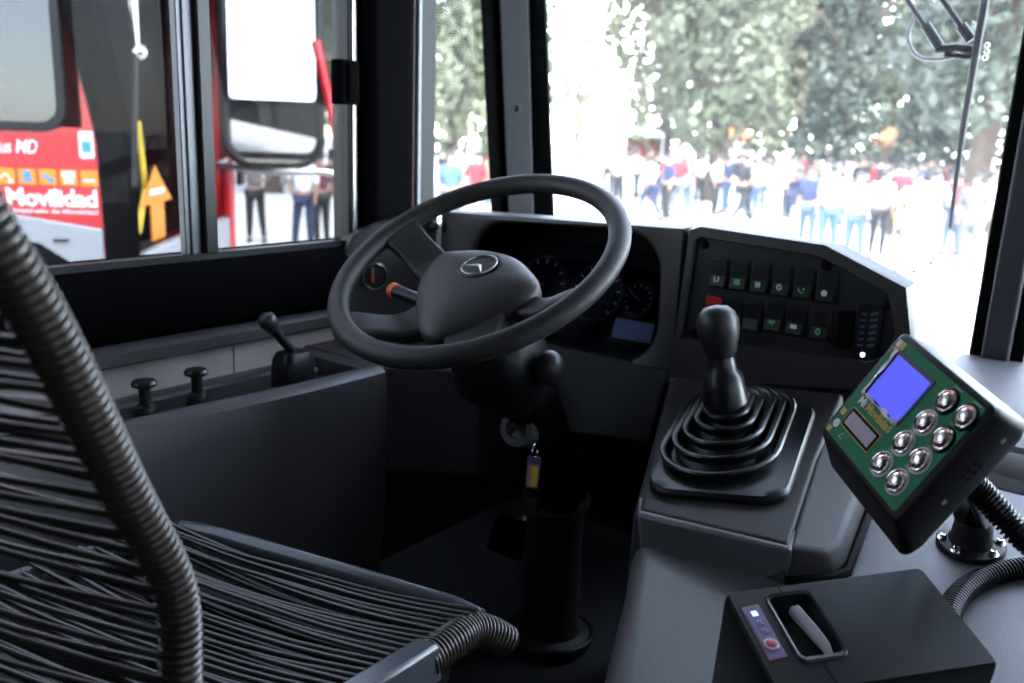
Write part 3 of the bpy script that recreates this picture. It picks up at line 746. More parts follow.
t2.build('lettering', M['yellow'], face, weld=False)
# contactless mark
MB().tube([(-.0035,-.003,0),(0,.004,0),(.0035,-.003,0),(-.0035,-.003,0)], .0006, 6, M=FF @ T(-.047,-.0520,.0014)).build('symbol', M['white'], face)
# buttons: two rows of four, the last place of the upper row taken by the screen
HM = [(382,158,0),(473,235,0),(275,260,1),(362,342,0),(168,360,1),(247,445,1),(62,460,1),(137,548,1)]
def crop_to_face(cx, cy):
    px, py = 870+cx*154/751, 370+cy*140/683
    d = fw+r2*((px-512)/900)-u2*((py-341.5)/900)
    q = CAM+d*((fc-CAM).dot(fz)/d.dot(fz))-fc
    return q.dot(fx), q.dot(fy)
grid = [crop_to_face(a,b) for a,b,_ in HM]
for (x,y),(_,_,ringed) in zip(grid, HM):
    f = FF @ T(x,y,.0012)
    b = MB().lathe([(.0115,0),(.0115,.0020),(.0106,.0034),(.0100,.0032),(.0094,.0020),(.0086,.0024),(.0070,.0040),(.0050,.0050),(.0028,.0053),(.0024,.0046),(0,.0046)], f, 28)
    bo_ = b.build('metal_button', M['btn'], ft, smooth=25)
    MB().torus(.0046,.0005,f @ T(0,0,.0052),20,6).build('button_mark', M['steel'], bo_)
    rg = MB().torus(.0126,.0010,f,30,6).build('button_ring', M['white'] if ringed else M['matte'], bo_)
    nlab = MB(); nlab.box((-.006,.0148,0),(.006,.0156,.0003), f); nlab.build('caption_line', M['greylcd'], bo_)
# side screws and speaker holes on the lower right side of the housing
def side_pt(y, k):  # point on right side between front (x=.083,z=-.008) and back (x=.069,z=-.054)
    return V((.083-.014*k, y, -.008-.046*k))
sn = V((.046,0,-.014)).normalized()
for y,k in ((.045,.62),(-.03,.55)):
    p = FF @ side_pt(y,k); MB().lathe([(.0032,0),(.003,.001),(.001,.0012),(0,.0004)], zframe(p, (FF.to_3x3() @ sn)), 12).build('side_screw', M['steel'], ft)
hl = MB()
for i in range(2):
    for j in range(3):
        p = FF @ side_pt(.015-.008*j,.45+.2*i); hl.lathe([(.0022,.0),(.0022,.0006),(0,.0006)], zframe(p,(FF.to_3x3() @ sn)), 10)
hl.build('speaker_holes', M['matte'], ft)
# swivel mount
b0 = V((-.176,1.274,zc(-.176,1.274)))
BF = zframe(b0, NC)
mt = MB().lathe([(.043,0),(.043,.005),(.041,.008),(.029,.010),(.026,.016),(.024,.034),(.020,.042),(0,.043)], BF, 32)
mto = mt.build('mount_base', M['black'], ft, smooth=40)
back = FF @ V((-.015,-.015,-.064))
MB().lathe([(.02,0),(.02,.012),(0,.013)], zframe(back-(-fz)*.004, -fz), 20).sphere((back-fz*.028), .017, 14).build('back_ball', M['black'], ft)
b1 = b0+NC*.052; b2 = back-fz*.028
MB().sphere(b1, .018, 14).build('base_ball', M['black'], mto)
arm = MB()
d = (b2-b1).normalized(); s = d.cross(V((0,0,1))).normalized(); t_ = s.cross(d)
for sg in (-1,1):
    rg = []
    for k,(wd,th) in zip((-.08,.05,.3,.5,.7,.95,1.08),((.016,.010),(.026,.013),(.020,.012),(.018,.012),(.020,.012),(.026,.013),(.016,.010))):
        c = b1.lerp(b2,k)+s*sg*.013
        rg.append([c+t_*x*1.6+s*y for x,y in rrect(wd,th,.004,3)])
    arm.loft(rg)
arm.build('mount_arm', M['black'], ft, smooth=45)
mid = b1.lerp(b2,.5)
MB().tube([mid-s*.03,mid+s*.03], .005, 10).lathe([(.016,0),(.017,.01),(.012,.016),(0,.017)], zframe(mid+s*.022, s), 7).build('wing_knob', M['black'], ft)
for a in (200,252,330,20):
    q = BF @ V((.0345*cos(radians(a)),.0345*sin(radians(a)),.0075))
    MB().lathe([(.0072,0),(.0072,.0012),(.0046,.0014),(.0046,.006),(.0032,.007),(0,.006)], zframe(q,NC), 12).build('mount_bolt', M['chrome'], mto)
# corrugated conduit
def hose(path, r, pitch, amp, n=14):
    P = catmull(path, 24); L = [0]
    for i in range(1,len(P)): L.append(L[-1]+(P[i]-P[i-1]).length)
    N = int(L[-1]/pitch*6); pts = []; rad = []; j = 0
    for k in range(N+1):
        d_ = L[-1]*k/N
        while j < len(L)-2 and L[j+1] < d_: j += 1
        t = (d_-L[j])/max(1e-9,L[j+1]-L[j]); pts.append(P[j].lerp(P[j+1],t))
        rad.append(r+amp*(1 if (k%6) in (1,2,3) else -1)*.5)
    return pts, rad
hp = [back+V((.004,.010,-.012)), (-.150,1.013,.678),(-.120,1.026,.648),(-.094,1.026,.627),(-.05,1.04,.596),(.0,1.10,.55),(.03,1.19,.522),(.005,1.27,.520),(-.05,1.28,.514),(-.107,1.248,.502),(-.143,1.205,.494),(-.161,1.152,.487),(-.163,1.100,.478),(-.150,1.040,.468),(-.135,.985,.460)]
pts, rad = hose(hp, .0128, .0052, .0034)
ho = MB().tube(pts, rad, 16).build('conduit', M['black'], None, smooth=20)
tag(ho, 'black corrugated cable conduit looping from the fare terminal to the ticket printer', 'conduit')

# ================================================================== TICKET PRINTER
A = V((-.327,.81,.57)); B = V((-.179,.969,.587)); Dp = V((-.087,.886,.553))
px_ = (B-A).normalized(); py_ = -((Dp-B)-px_*(Dp-B).dot(px_)).normalized(); pz_ = px_.cross(py_)
PF = frame(A, px_, py_, pz_); PFi = PF.inverted()
LX, LY = .222, .131
pr = thing('ticket_printer', 'black ticket printer with a paper ticket in its slot and a violet status strip', 'printer', (-.22,.84,zc(-.22,.84)))
def down(x, y):
    p = PF @ V((x,y,0)); q = p.copy()
    for _ in range(30):
        q = q-pz_*((q.z-zc(q.x,q.y))/pz_.z)
    return PFi @ (q+V((0,0,.0005)))
orect = [(x+LX/2,y-LY/2) for x,y in rrect(LX,LY,.006,3)]
slot = [(x+.062,y-.055) for x,y in rrect(.044,.078,.007,4)]
c_ = (.062,-.055)
an = sorted(set([round(atan2(p[1]-c_[1],p[0]-c_[0]),5) for p in orect+slot]))
orr = [ray_poly(c_,(c_[0]+cos(a),c_[1]+sin(a)),orect) for a in an]
srr = [ray_poly(c_,(c_[0]+cos(a),c_[1]+sin(a)),slot) for a in an]
def sc2(r, c, s): return [(c[0]+(x-c[0])*s, c[1]+(y-c[1])*s) for x,y in r]
cx_ = (LX/2,-LY/2)
botr = []
for x,y in orr:
    b_ = down(x,y); botr.append(tuple(b_))
pb = MB().loft([botr,[(x,y,-.012) for x,y in orr],[(x,y,-.004) for x,y in sc2(orr,cx_,.994)],[(x,y,0) for x,y in sc2(orr,cx_,.972)],
               [(x,y,0) for x,y in sc2(srr,c_,1.14)],[(x,y,.0018) for x,y in sc2(srr,c_,1.10)],[(x,y,.0010) for x,y in sc2(srr,c_,1.0)],[(x,y,-.022) for x,y in sc2(srr,c_,.93)]], True, True, 0, PF)
pb.build('case', M['printer'], pr, smooth=45)
MB().box((.0575,-.0125,.0),(.0590,-.002,.0004),PF).build('lid_seam', M['matte'], pr)
MB().box((.0575,-LY+.003,.0),(.0590,-.102,.0004),PF).build('lid_seam', M['matte'], pr)
tk = MB(); P_ = [(.060+.014*k/8, -.026-.064*k/8) for k in range(9)]
tops = [-.006,.004,.005,.004,.004,.003,.002,.000,-.008]
vs = [(x,y,-.0140) for x,y in P_]+[(x+.002,y+.001,tops[k]) for k,(x,y) in enumerate(P_)]
vs += [(x+.0006,y,z) for x,y,z in vs]
n9 = 9; fs = []
for k in range(8):
    fs += [(k,k+1,n9+k+1,n9+k),(18+k,18+n9+k,18+n9+k+1,18+k+1),(n9+k,n9+k+1,27+k+1,27+k)]
tk.add(vs, fs, 0, PF)
tag(tk.build('ticket', M['paper'], None, weld=True), 'white paper ticket standing in the slot of the black printer', 'ticket')
lbm = MB().prism([(.0085,-.024),(.0275,-.022),(.0275,-.090),(.0085,-.092)][::-1], .0, .0006, PF)
lbo = lbm.build('status_strip', M['labelb'], pr)
MB().prism([(.0100,-.0255),(.0262,-.0240),(.0262,-.0885),(.0100,-.0905)][::-1], .0006, .0009, PF).build('strip_field', M['label'], lbo)
for k,(y,m_) in enumerate(((-.034,'ledb'),(-.046,'greylcd'),(-.057,'greylcd'))):
    o_ = MB().box((.0155,y-.0032,.0009),(.0215,y+.0032,.0014),PF)
    o_.build('status_lamp', M[m_], lbo)
    if k: MB().box((.0170,y-.0017,.0014),(.0200,y+.0017,.0017),PF).build('lamp_symbol', M['label'], lbo)
MB().torus(.0062,.0012,PF @ T(.0185,-.0735,.0011),24,6).build('button_ring', M['white'], lbo)
MB().lathe([(.0056,.0009),(.0056,.0018),(.004,.0024),(0,.0024)], PF @ T(.0185,-.0735,0), 20).build('red_button', M['redbtn'], lbo)
# corner of paper under the printer
q0 = down(-.004,-.062); 
pf2 = frame((-.318,.752,zc(-.318,.752)+.001), (1,0,-.02), V((0,1,.23)).normalized(), NC)
tag(MB().prism([(-.012,-.012),(.02,-.012),(.02,.014),(-.008,.018)], 0, .0006, pf2).build('paper_slip', M['paper']), 'scrap of white paper lying at the left foot of the printer', 'paper')

# ================================================================== DRIVER'S SEAT
st = thing('driver_seat', 'driver seat strung with dark vinyl cord on a coil-wrapped tube frame', 'seat', (-.83,.5,0))
lat = V((-.982,-.187,0)); fwd_s = V((-.187,.982,0))
def coil(path, r, pitch=.0068, amp=.0042, n=18):
    P = catmull(path, 16); L = [0]
    for i in range(1,len(P)): L.append(L[-1]+(P[i]-P[i-1]).length)
    N = int(L[-1]/pitch*8); pts = []; rad = []; j = 0
    for k in range(N+1):
        d_ = L[-1]*k/N
        while j < len(L)-2 and L[j+1] < d_: j += 1
        t = (d_-L[j])/max(1e-9,L[j+1]-L[j]); pts.append(P[j].lerp(P[j+1],t))
        ph = ((k % 8)/8)*2-1
        rad.append(r-amp+amp*sqrt(max(0,1-ph*ph)))
    return MB().tube(pts, rad, n)
btp = [(-.585,.375,.470),(-.572,.345,.535),(-.563,.341,.602),(-.563,.340,.681),(-.556,.303,.773),(-.531,.252,.886),(-.519,.228,.931),(-.513,.212,.960),(-.512,.189,1.012),(-.525,.170,1.065),(-.575,.150,1.105),(-.66,.130,1.12)]
coil(btp, .0170).build('back_tube', M['coil'], st, smooth=80)
# top rail and left tube of the backrest mirrored across the seat
cenp = V((-.585,.375,0))+lat*.26
def mir(p):
    p = V(p); dlt = (p-cenp).dot(lat); return p-lat*2*dlt
coil([mir(p) for p in btp], .0170).build('back_tube', M['coil'], st, smooth=80)
MB().tube([V(btp[-1]),mir(btp[-1])], .0135, 14).build('top_rail', M['coil'], st)
# backrest cords, two layers
random.seed(11)
def polyat(path, t):
    P = catmull(path, 16); L = [0]
    for i in range(1,len(P)): L.append(L[-1]+(P[i]-P[i-1]).length)
    d_ = L[-1]*t; j = 0
    while j < len(L)-2 and L[j+1] < d_: j += 1
    return P[j].lerp(P[j+1], (d_-L[j])/(L[j+1]-L[j]))
bc = MB(); NB = 34
for k in range(NB):
    for side in (-1,1):
        t0 = (k+.25*side)/NB*.80+.03; t1 = t0+random.uniform(-.03,.03)
        a = polyat(btp,t0); b = mir(polyat(btp,t1))
        off = fwd_s*(.015*side)
        m_ = a.lerp(b,.5)-fwd_s*.02+V((0,0,random.uniform(-.006,.004)))
        q1 = a.lerp(m_,.5)-fwd_s*.006+off; q2 = m_.lerp(b,.5)-fwd_s*.006+off
        bc.tube(catmull([a+off,q1,m_+off,q2,b+off],3), .0031, 7)
bc.build('back_cords', M['cord'], st, smooth=80)
# seat rails
rail = [(-.588,.640,.462),(-.592,.690,.463),(-.597,.728,.458),(-.592,.752,.448),(-.583,.770,.434),(-.578,.778,.426)]
rr_ = coil(rail, .0215, .0058, .0036, 20); rr_.build('side_rail', M['coil'], st, smooth=80)
def lft(p): return V(p)+lat*.50
coil([lft(p) for p in rail], .0215, .0052, .0024, 16).build('side_rail', M['coil'], st, smooth=80)
for f_ in (lambda p: V(p), lft):
    a = f_((-.585,.375,.470)); b = f_((-.588,.655,.462))
    MB().tube([a,b], .017, 14).build('rear_rail', M['bar'], st)
# flat cover on the right rail
MB().hexa([(-.612,.42,.445),(-.565,.42,.445),(-.567,.652,.443),(-.612,.652,.443)],[(-.606,.42,.484),(-.572,.42,.488),(-.573,.652,.487),(-.606,.652,.483)]).build('rail_cover', M['bar'], st, bevel=.005, seg=3)
MB().tube([(-.600,.752,.462),(-.64,.748,.466),(-.80,.718,.467),(-1.0,.681,.466),(-1.075,.667,.46)], .0125, 14).build('front_bar', M['bar'], st, smooth=80)
cd_ = MB(); NS = 30
for k in range(NS):
    t = k/(NS-1); y = .40+.335*t; x = -.586-.008*t
    for side in (1,-1):
        a = V((x,y+.0035*side,.463+.018*side)); b = a+lat*.50+V((0,random.uniform(-.026,.026),random.uniform(-.003,.003)))
        m_ = a.lerp(b,.5)+V((0,random.uniform(-.004,.004),-.016 - (.006 if side<0 else 0)+random.uniform(-.004,.004)))
        q1 = a.lerp(m_,.5)+V((0,0,-.005)); q2 = m_.lerp(b,.5)+V((0,0,-.005))
        cd_.tube(catmull([a,q1,m_,q2,b],3), .0030, 7)
cd_.build('seat_cords', M['cord'], st, smooth=80)
# under-frame and pedestal
uf = MB()
for t in (.12,.5,.88):
    a = V((-.587,.39,.425)).lerp(V((-.590,.72,.425)),t); uf.tube([a,a+lat*.5], .011, 10)
uf.build('cross_bars', M['black'], st)
pc0 = V((-.586,.55,0))+lat*.25
MB().box((-.15,-.14,.0),(.15,.14,.02),T(pc0.x,pc0.y,0)).box((-.10,-.10,.02),(.10,.10,.30),T(pc0.x,pc0.y,0)).box((-.18,-.15,.30),(.18,.15,.415),T(pc0.x,pc0.y,0)).build('pedestal', M['matte'], st, bevel=.008)

# ================================================================== WIPER (hung outside the windscreen)
def wp(X, z, o=.066):
    s = 1.0
    for _ in range(20):
        zz = 1.02+(z-1.02)*s; y = 2.0-.163*(zz-.6)+o; s = y/2.05
    return V((X*s, 2.05*s, 1.02+(z-1.02)*s))
wi = thing('windscreen_wiper', 'long black wiper hung on two parallel arms outside the windscreen', 'wiper', wp(-.42,.86))
MB().tube([wp(-.77,1.60),wp(-.555,1.317),wp(-.485,1.228)], .0048, 8).build('arm', M['black'], wi)
MB().tube([wp(-.515,1.268),wp(-.482,1.224)], .010, 10).build('arm_sleeve', M['black'], wi)
MB().tube([wp(-.70,1.585),wp(-.487,1.314),wp(-.425,1.235)], .0062, 8).build('arm', M['black'], wi)
MB().tube([wp(-.447,1.263),wp(-.424,1.234)], .0105, 10).build('arm_sleeve', M['black'], wi)
MB().tube([wp(-.488,1.218),wp(-.45,1.222),wp(-.414,1.216)], .0075, 8).tube([wp(-.47,1.210),wp(-.43,1.202),wp(-.405,1.205)],.006,8).build('link_bracket', M['black'], wi)
bld = MB()
pa = [wp(-.405,1.40,.055),wp(-.409,1.309,.055),wp(-.416,1.06,.055),wp(-.414,.861,.055)]
bld.tube(pa, [.006,.008,.007,.004], 8)
bld.build('blade', M['rubber'], wi)
for dx,dz in ((.018,.012),(.019,.0),(.018,-.012)):
    MB().sphere(wp(-.412+dx,1.212+dz,.07), .005, 8).build('link_bolt', M['chrome'], wi)
MB().tube(catmull([wp(-.535,1.292),wp(-.545,1.245),wp(-.52,1.205),wp(-.47,1.20),wp(-.418,1.213)],6), .0040, 8).build('washer_hose', M['greylcd'], wi)
# ================================================================== NEIGHBOURING RED BUS
ph = radians(47); N = V((-3.782,2.045,0))
uu, ww = V((-sin(ph),-cos(ph),0)), V((-cos(ph),sin(ph),0)); nu, nw = -ww, -uu
BU = frame(N-uu*.09, uu, ww, V((0,0,1)))       # local: u back along the flank, w across the front, z up
bus = thing('red_bus', 'red city bus parked close beyond the driver\'s side window', 'bus', N+uu*3+ww*1.2+V((0,0,-1.05)))
bd = MB()
GZ = -1.05
bd.box((.0,.0,GZ+.3),(8,.06,.985),BU).box((.0,.0,1.76),(8,.06,2.1),BU).box((.09,.0,.985),(.15,.06,1.76),BU).box((1.45,.0,.985),(1.6,.06,1.76),BU).box((2.9,0,.985),(8,.06,1.76),BU)
bd.box((.02,2.16,GZ+.3),(8,2.22,2.1),BU).box((0,.06,1.8),(.06,2.16,2.1),BU).box((0,0,2.1),(8,2.22,2.16),BU).box((0,.06,GZ+.3),(8,2.16,GZ+.36),BU).box((7.94,.06,GZ+.3),(8,2.16,2.1),BU)
bd.build('body', M['redbody'], bus, bevel=.015)
MB().box((-.01,.06,GZ+.3),(.06,2.16,.42),BU).build('front_panel', M['skirt'], bus, bevel=.02)
tag(MB().prism([(-.16,1.75),(-.113,1.494),(-.008,.941),(.003,.415),(.003,.3),(.115,.3),(.115,.415),(.115,.944),(.022,1.499),(-.03,1.75)], -.12, .014, frame(N, -uu, V((0,0,1)), nu)).build('corner_pillar', M['flat'], bus, bevel=.01), 'black front corner pillar')
MB().box((-.03,2.12,-.2),(.04,2.24,2.0),BU).build('corner_pillar', M['redbody'], bus, bevel=.02)
def wl_(x, y): return frame(N+nu*.001, -uu, V((0,0,1)), nu)
FL = frame(N+nu*.002, -uu, V((0,0,1)), nu)     # text frame on the flank: x towards the front (x=-u)
for k,(u0,u1) in enumerate(((.13,1.47),(1.58,2.92))):
    so_ = MB().prism([(x-(u0+u1)/2,y+1.375) for x,y in rrect(u1-u0+.02,.82,.10,6)], -.03, .008, FL).build('window_seal', M['black'], bus, bevel=.004)
    MB().prism([(x-(u0+u1)/2,y+1.375) for x,y in rrect(u1-u0-.05,.745,.07,6)], .008, .012, FL).build('window_glass', M['busglass'], so_)
text_fit('us MD', .155, .058, FL @ T(-.325,.900,0), shear=.25, bold=.02).build('lettering', M['white'], bus, weld=False)
text_fit('Movilidad', .375, .078, FL @ T(-.206,.688,0), bold=.035, spacing=.95).build('lettering', M['white'], bus, weld=False)
text_fit('Integrado de Movilidad', .350, .024, FL @ T(-.195,.628,0), bold=.02).build('lettering', M['white'], bus, weld=False)
for k,u in enumerate((.385,.300,.215,.130,.045)):
    f = FL @ T(-u,.775,0)
    o_ = MB().box((-.036,-.034,0),(.036,.034,.002),f).build('pictogram', M['orangesq'], bus)
    s_ = MB()
    if k == 0: s_.tube([(-.02,-.01,.002),(-.005,.01,.002),(.012,-.005,.002)],.005,6,M=f).lathe([(.010,.002),(.010,.004),(0,.004)], f @ T(.018,-.02,0), 12)
    elif k == 1: s_.box((-.015,-.005,.002),(.015,.024,.004),f).box((-.022,-.020,.002),(.022,-.010,.004),f)
    elif k == 2: s_.box((-.022,-.004,.002),(.004,.012,.004),f).lathe([(.012,.002),(.012,.004),(0,.004)], f @ T(.012,-.012,0), 12)
    elif k == 3: s_.box((-.026,.0,.002),(.026,.026,.004),f).box((-.020,-.024,.002),(.020,-.008,.004),f)
    else: s_.box((-.024,-.016,.002),(.024,-.006,.004),f)
    s_.build('symbol', M['skyblue'] if k in (1,2) else M['white'], o_)
sg = MB().prism([(x-.048,y+.915) for x,y in rrect(.062,.115,.012,4)], 0, .002, FL).build('white_sign', M['white'], bus)
MB().box((-.066,.885,.002),(-.030,.93,.004),FL).build('symbol', M['skyblue'], sg)
sk_ = MB().prism([(-6,.63),(-.45,.63),(-.0,.56),(-.0,.15),(-6,.15)][::-1], 0, .03, FL)
MB_ = sk_.build('skirt', M['skirt'], bus, bevel=.01)
MB().prism([(-.9,.47),(-.36,.503),(-.262,.496),(-.13,.41),(-.03,.30),(-.03,.16),(-.9,.16)][::-1], .028, .034, FL).build('wheel_arch', M['matte'], MB_)
MB().box((-.20,.505,.03),(-.14,.515,.04),FL).build('skirt_handle', M['black'], MB_)
# windscreen of the red bus, pole and arrow behind it
FW = frame(N+nw*.0, ww, V((0,0,1)), nw)
FW = frame(N, ww, V((0,0,1)), ww.cross(V((0,0,1))))
sgn = 1 if ww.cross(V((0,0,1))).dot(nw) > 0 else -1
def zz(a): return a*sgn
MB().box((.05,.42,min(zz(-.05),zz(-.045))),(2.25,1.80,max(zz(-.05),zz(-.045))),FW).build('windscreen', M['bus_screen'], bus)
ar = MB().prism([(.80,.80),(.53,.61),(.69,.61),(.69,.42),(.93,.42),(.93,.61),(1.09,.61)], min(zz(.0),zz(.004)), max(zz(.0),zz(.004)), FW)
aro = tag(ar.build('arrow_sign', M['orangesq'], bus), 'orange arrow sign pointing up')
MB().box((.68,.655,min(zz(.004),zz(.006))),(.94,.685,max(zz(.004),zz(.006))),FW).build('sign_strip', M['white'], aro)
MB().tube([BU @ V((.14,.70,1.02)),BU @ V((.14,.76,.68)),BU @ V((.14,.60,.47))], .026, 8).build('handrail', M['yellowrail'], bus)
MB().tube([BU @ V((-.05,.03,1.8)),BU @ V((-.06,.09,1.33))], .010, 8).tube([BU @ V((-.05,.16,1.8)),BU @ V((-.06,.11,1.33))], .010, 8).sphere(BU @ V((-.07,.10,1.31)), .035, 10).build('wiper_arm', M['chrome'], bus)
MB().tube([BU @ V((-.06,.09,1.33)),BU @ V((-.06,-.04,.75))], .012, 8).build('wiper_blade', M['black'], bus)
# interior seat rows of the red bus behind its windscreen
MB().box((.5,.1,-.7),(.6,2.2,.45),BU).box((1.2,.2,-.7),(1.7,1.0,.55),BU).build('bus_interior', M['skirt'], bus, bevel=.03)
# mirrors on the far corner
mc = (N+ww*2.64+uu*-.32)*.90
vdir = (CAM-V((mc.x,mc.y,.9))).normalized()
def mirror(cx, cz, wd, z0, zsplit, z1, tilt, lab):
    c = V((cx.x,cx.y,0)); n0 = V((vdir.x,vdir.y,0)).normalized(); xr = V((0,0,1)).cross(n0).normalized()
    f = frame(c, xr, V((0,0,1)), n0)
    h = MB().prism([(x,y+(z0+z1)/2) for x,y in rrect(wd,z1-z0,.15,8)], -.10, 0, f).build('mirror_housing', M['black'], bus, bevel=.02)
    pth = [V((x,y+(z0+z1)/2,.0)) for x,y in rrect(wd,z1-z0,.15,8)]
    MB().tube(pth, .030, 8, M=f, closed=True).build('mirror_frame', M['black'], h)
    for za,zb,tl in ((zsplit+.02,z1-.03,tilt),(z0+.05,zsplit-.02,-7)):
        g_ = f @ T(0,(za+zb)/2,.012) @ Matrix.Rotation(radians(-tl),4,'X')
        MB().prism(rrect(wd-.06,zb-za,.10 if tl<0 else .03,5), -.004, .004, g_).build('mirror_glass', M['mirror'], h)
    return f
fm_ = mirror(mc, 0, .585, .785, 1.155, 2.3, 7, '')
mirror(mc+V((.42,.62,0)), 0, .28, .76, 1.12, 2.3, 8, '')
# hinge plate on the red pillar, arm tubes
hp0 = BU @ V((-.05,2.32,.75))
MB().box((-.07,2.25,.62),(-.03,2.38,.92),BU).build('hinge_plate', M['black'], bus, bevel=.01)
MB().tube([BU @ V((-.06,2.32,.84)), mc+V((-.30,-.22,.76)), mc+V((0,0,.73)), mc+V((.25,.2,.74)), mc+V((.5,.55,.66))], .022, 10).build('mirror_arm', M['steel'], bus)
MB().tube([mc+V((.22,.17,1.55)), mc+V((.32,.30,.78))], .030, 8).build('mirror_stay', M['redbody'], bus)
# wheels under the body
for u in (1.6,6.3):
    wf = zframe(BU @ V((u,.02,GZ+.5)), nu)
    MB().torus(.36,.14,wf,40,12,sq=1.0).lathe([(.24,-.08),(.24,.05),(.12,.06),(.10,.12),(0,.12)],wf,24).build('wheel', M['rubber'], bus)

# ================================================================== PEOPLE OUTSIDE
def skinmesh(name, J, E, rad, sub=1):
    me = bpy.data.meshes.new(name); names = list(J)
    me.from_pydata([J[n] for n in names], [(names.index(a),names.index(b)) for a,b in E], [])
    o = bpy.data.objects.new(name, me); COL.objects.link(o)
    md = o.modifiers.new('s','SKIN'); md.use_smooth_shade = True
    for i,n in enumerate(names):
        r = rad[n]; r = r if isinstance(r,tuple) else (r,r)
        me.skin_vertices[0].data[i].radius = r
        me.skin_vertices[0].data[i].use_root = (i == 0)
    if sub: d = o.modifiers.new('d','SUBSURF'); d.levels = sub; d.render_levels = sub
    dg = bpy.context.evaluated_depsgraph_get()
    m2 = bpy.data.meshes.new_from_object(o.evaluated_get(dg)); m2.name = name
    bpy.data.objects.remove(o); bpy.data.meshes.remove(me)
    for p_ in m2.polygons: p_.use_smooth = True
    return m2

def person_meshes(idx, arms, legs, lean=0):
    """arms/legs: joint overrides; y is the way the person faces"""
    J = dict(pelvis=(0,0,.95), spine=(0,.0+lean*.3,1.12), chest=(0,.0+lean*.7,1.31), neckb=(0,-.005+lean,1.45), neck=(0,.005+lean,1.51), head=(0,.02+lean,1.60), top=(0,.01+lean,1.67))
    A = dict(shL=(-.17,lean*.9,1.41), elL=(-.215,-.02,1.13), wrL=(-.21,.06,.90), haL=(-.205,.085,.82), shR=(.17,lean*.9,1.41), elR=(.215,-.02,1.13), wrR=(.21,.06,.90), haR=(.205,.085,.82))
    A.update(arms)
    L = dict(hiL=(-.09,0,.90), knL=(-.10,.015,.49), anL=(-.10,-.02,.09), toL=(-.115,.11,.035), hiR=(.09,0,.90), knR=(.10,.015,.49), anR=(.10,-.02,.09), toR=(.115,.11,.035))
    L.update(legs); J.update(A); J.update(L)
    E = [('pelvis','spine'),('spine','chest'),('chest','neckb'),('neckb','neck'),('neck','head'),('head','top')]
    for s in 'LR': E += [('chest','sh'+s),('sh'+s,'el'+s),('el'+s,'wr'+s),('wr'+s,'ha'+s),('pelvis','hi'+s),('hi'+s,'kn'+s),('kn'+s,'an'+s),('an'+s,'to'+s)]
    R_ = dict(pelvis=(.135,.10), spine=(.125,.095), chest=(.145,.105), neckb=(.07,.065), neck=(.052,.052), head=(.078,.092), top=(.055,.065))
    for s in 'LR': R_.update({'sh'+s:.058,'el'+s:.043,'wr'+s:.030,'ha'+s:(.022,.038),'hi'+s:.088,'kn'+s:.060,'an'+s:.040,'to'+s:(.035,.028)})
    out = {}
    out['body'] = skinmesh('person_body', J, E, R_)
    def subset(keys, grow, extra=None):
        Js = {k: J[k] for k in keys}
        if extra: Js.update(extra)
        return Js, {k: tuple(v+grow for v in (R_[k] if isinstance(R_[k],tuple) else (R_[k],)*2)) if k in R_ else grow for k in Js}
    Js,Rs = subset(['pelvis','spine','chest','neckb','shL','shR','elL','elR'], .016)
    out['shirt'] = skinmesh('person_shirt', Js, [('pelvis','spine'),('spine','chest'),('chest','neckb'),('chest','shL'),('chest','shR'),('shL','elL'),('shR','elR')], Rs)
    Js,Rs = subset(['pelvis','hiL','knL','anL','hiR','knR','anR'], .014)
    out['trousers'] = skinmesh('person_trousers', Js, [('pelvis','hiL'),('hiL','knL'),('knL','anL'),('pelvis','hiR'),('hiR','knR'),('knR','anR')], Rs)
    hd = V(J['head']); hb = MB().sphere((hd.x,hd.y-.018,hd.z+.045), (.088,.098,.085), 12)
    hb.v = [v if not (v.y > hd.y+.045 and v.z < hd.z+.06) else V((v.x,hd.y+.045,v.z)) for v in hb.v]
    out['hair'] = hb
    for s in 'LR':
        a,t_ = V(J['an'+s]),V(J['to'+s]); d = (t_-a); d.z = 0; d = d.normalized() if d.length>1e-3 else V((0,1,0)); f = frame((a.x,a.y,max(0,a.z-.09)), (d.y,-d.x,0), d, (0,0,1))
        out['shoe'+s] = MB().sphere((0,.055,.045), (.052,.140,.05), 10, M=f)
    return out

POSES = []
def make_proto(i, arms, legs, lean=0):
    ms = person_meshes(i, arms, legs, lean)
    body = bpy.data.objects.new('person', ms['body']); COL.objects.link(body)
    body.data.materials.append(M['skin'])
    for k in ('shirt','trousers'):
        ms[k].materials.append(CL['white'])
        o = bpy.data.objects.new(k, ms[k]); COL.objects.link(o); o.parent = body
    for k,nm,m_ in (('hair','hair','hair'),('shoeL','shoe','shoe'),('shoeR','shoe','shoe')):
        ms[k].build(nm, M[m_], body, smooth=80)
    POSES.append(body)
make_proto(0, {}, {})
make_proto(1, dict(elL=(-.22,-.12,1.15),wrL=(-.20,-.10,.92),haL=(-.195,-.08,.84),elR=(.22,.08,1.15),wrR=(.19,.24,1.0),haR=(.18,.30,.95)),
           dict(knL=(-.10,.20,.53),anL=(-.10,.26,.11),toL=(-.11,.39,.07),knR=(.10,-.08,.48),anR=(.10,-.36,.14),toR=(.11,-.26,.045)), .03)
make_proto(2, dict(elL=(-.25,-.04,1.17),wrL=(-.13,.20,1.14),haL=(-.06,.24,1.17),elR=(.25,-.04,1.17),wrR=(.13,.20,1.16),haR=(.06,.24,1.19)), dict(knL=(-.12,.02,.49),anL=(-.15,0,.09),toL=(-.18,.11,.035),anR=(.12,-.02,.09)), .01)
make_proto(3, dict(elR=(.30,-.05,1.20),wrR=(.19,.06,1.02),haR=(.14,.05,.98)), dict(knR=(.13,.05,.49),anR=(.17,.03,.09),toR=(.23,.13,.035)), -.01)
used = [False]*4
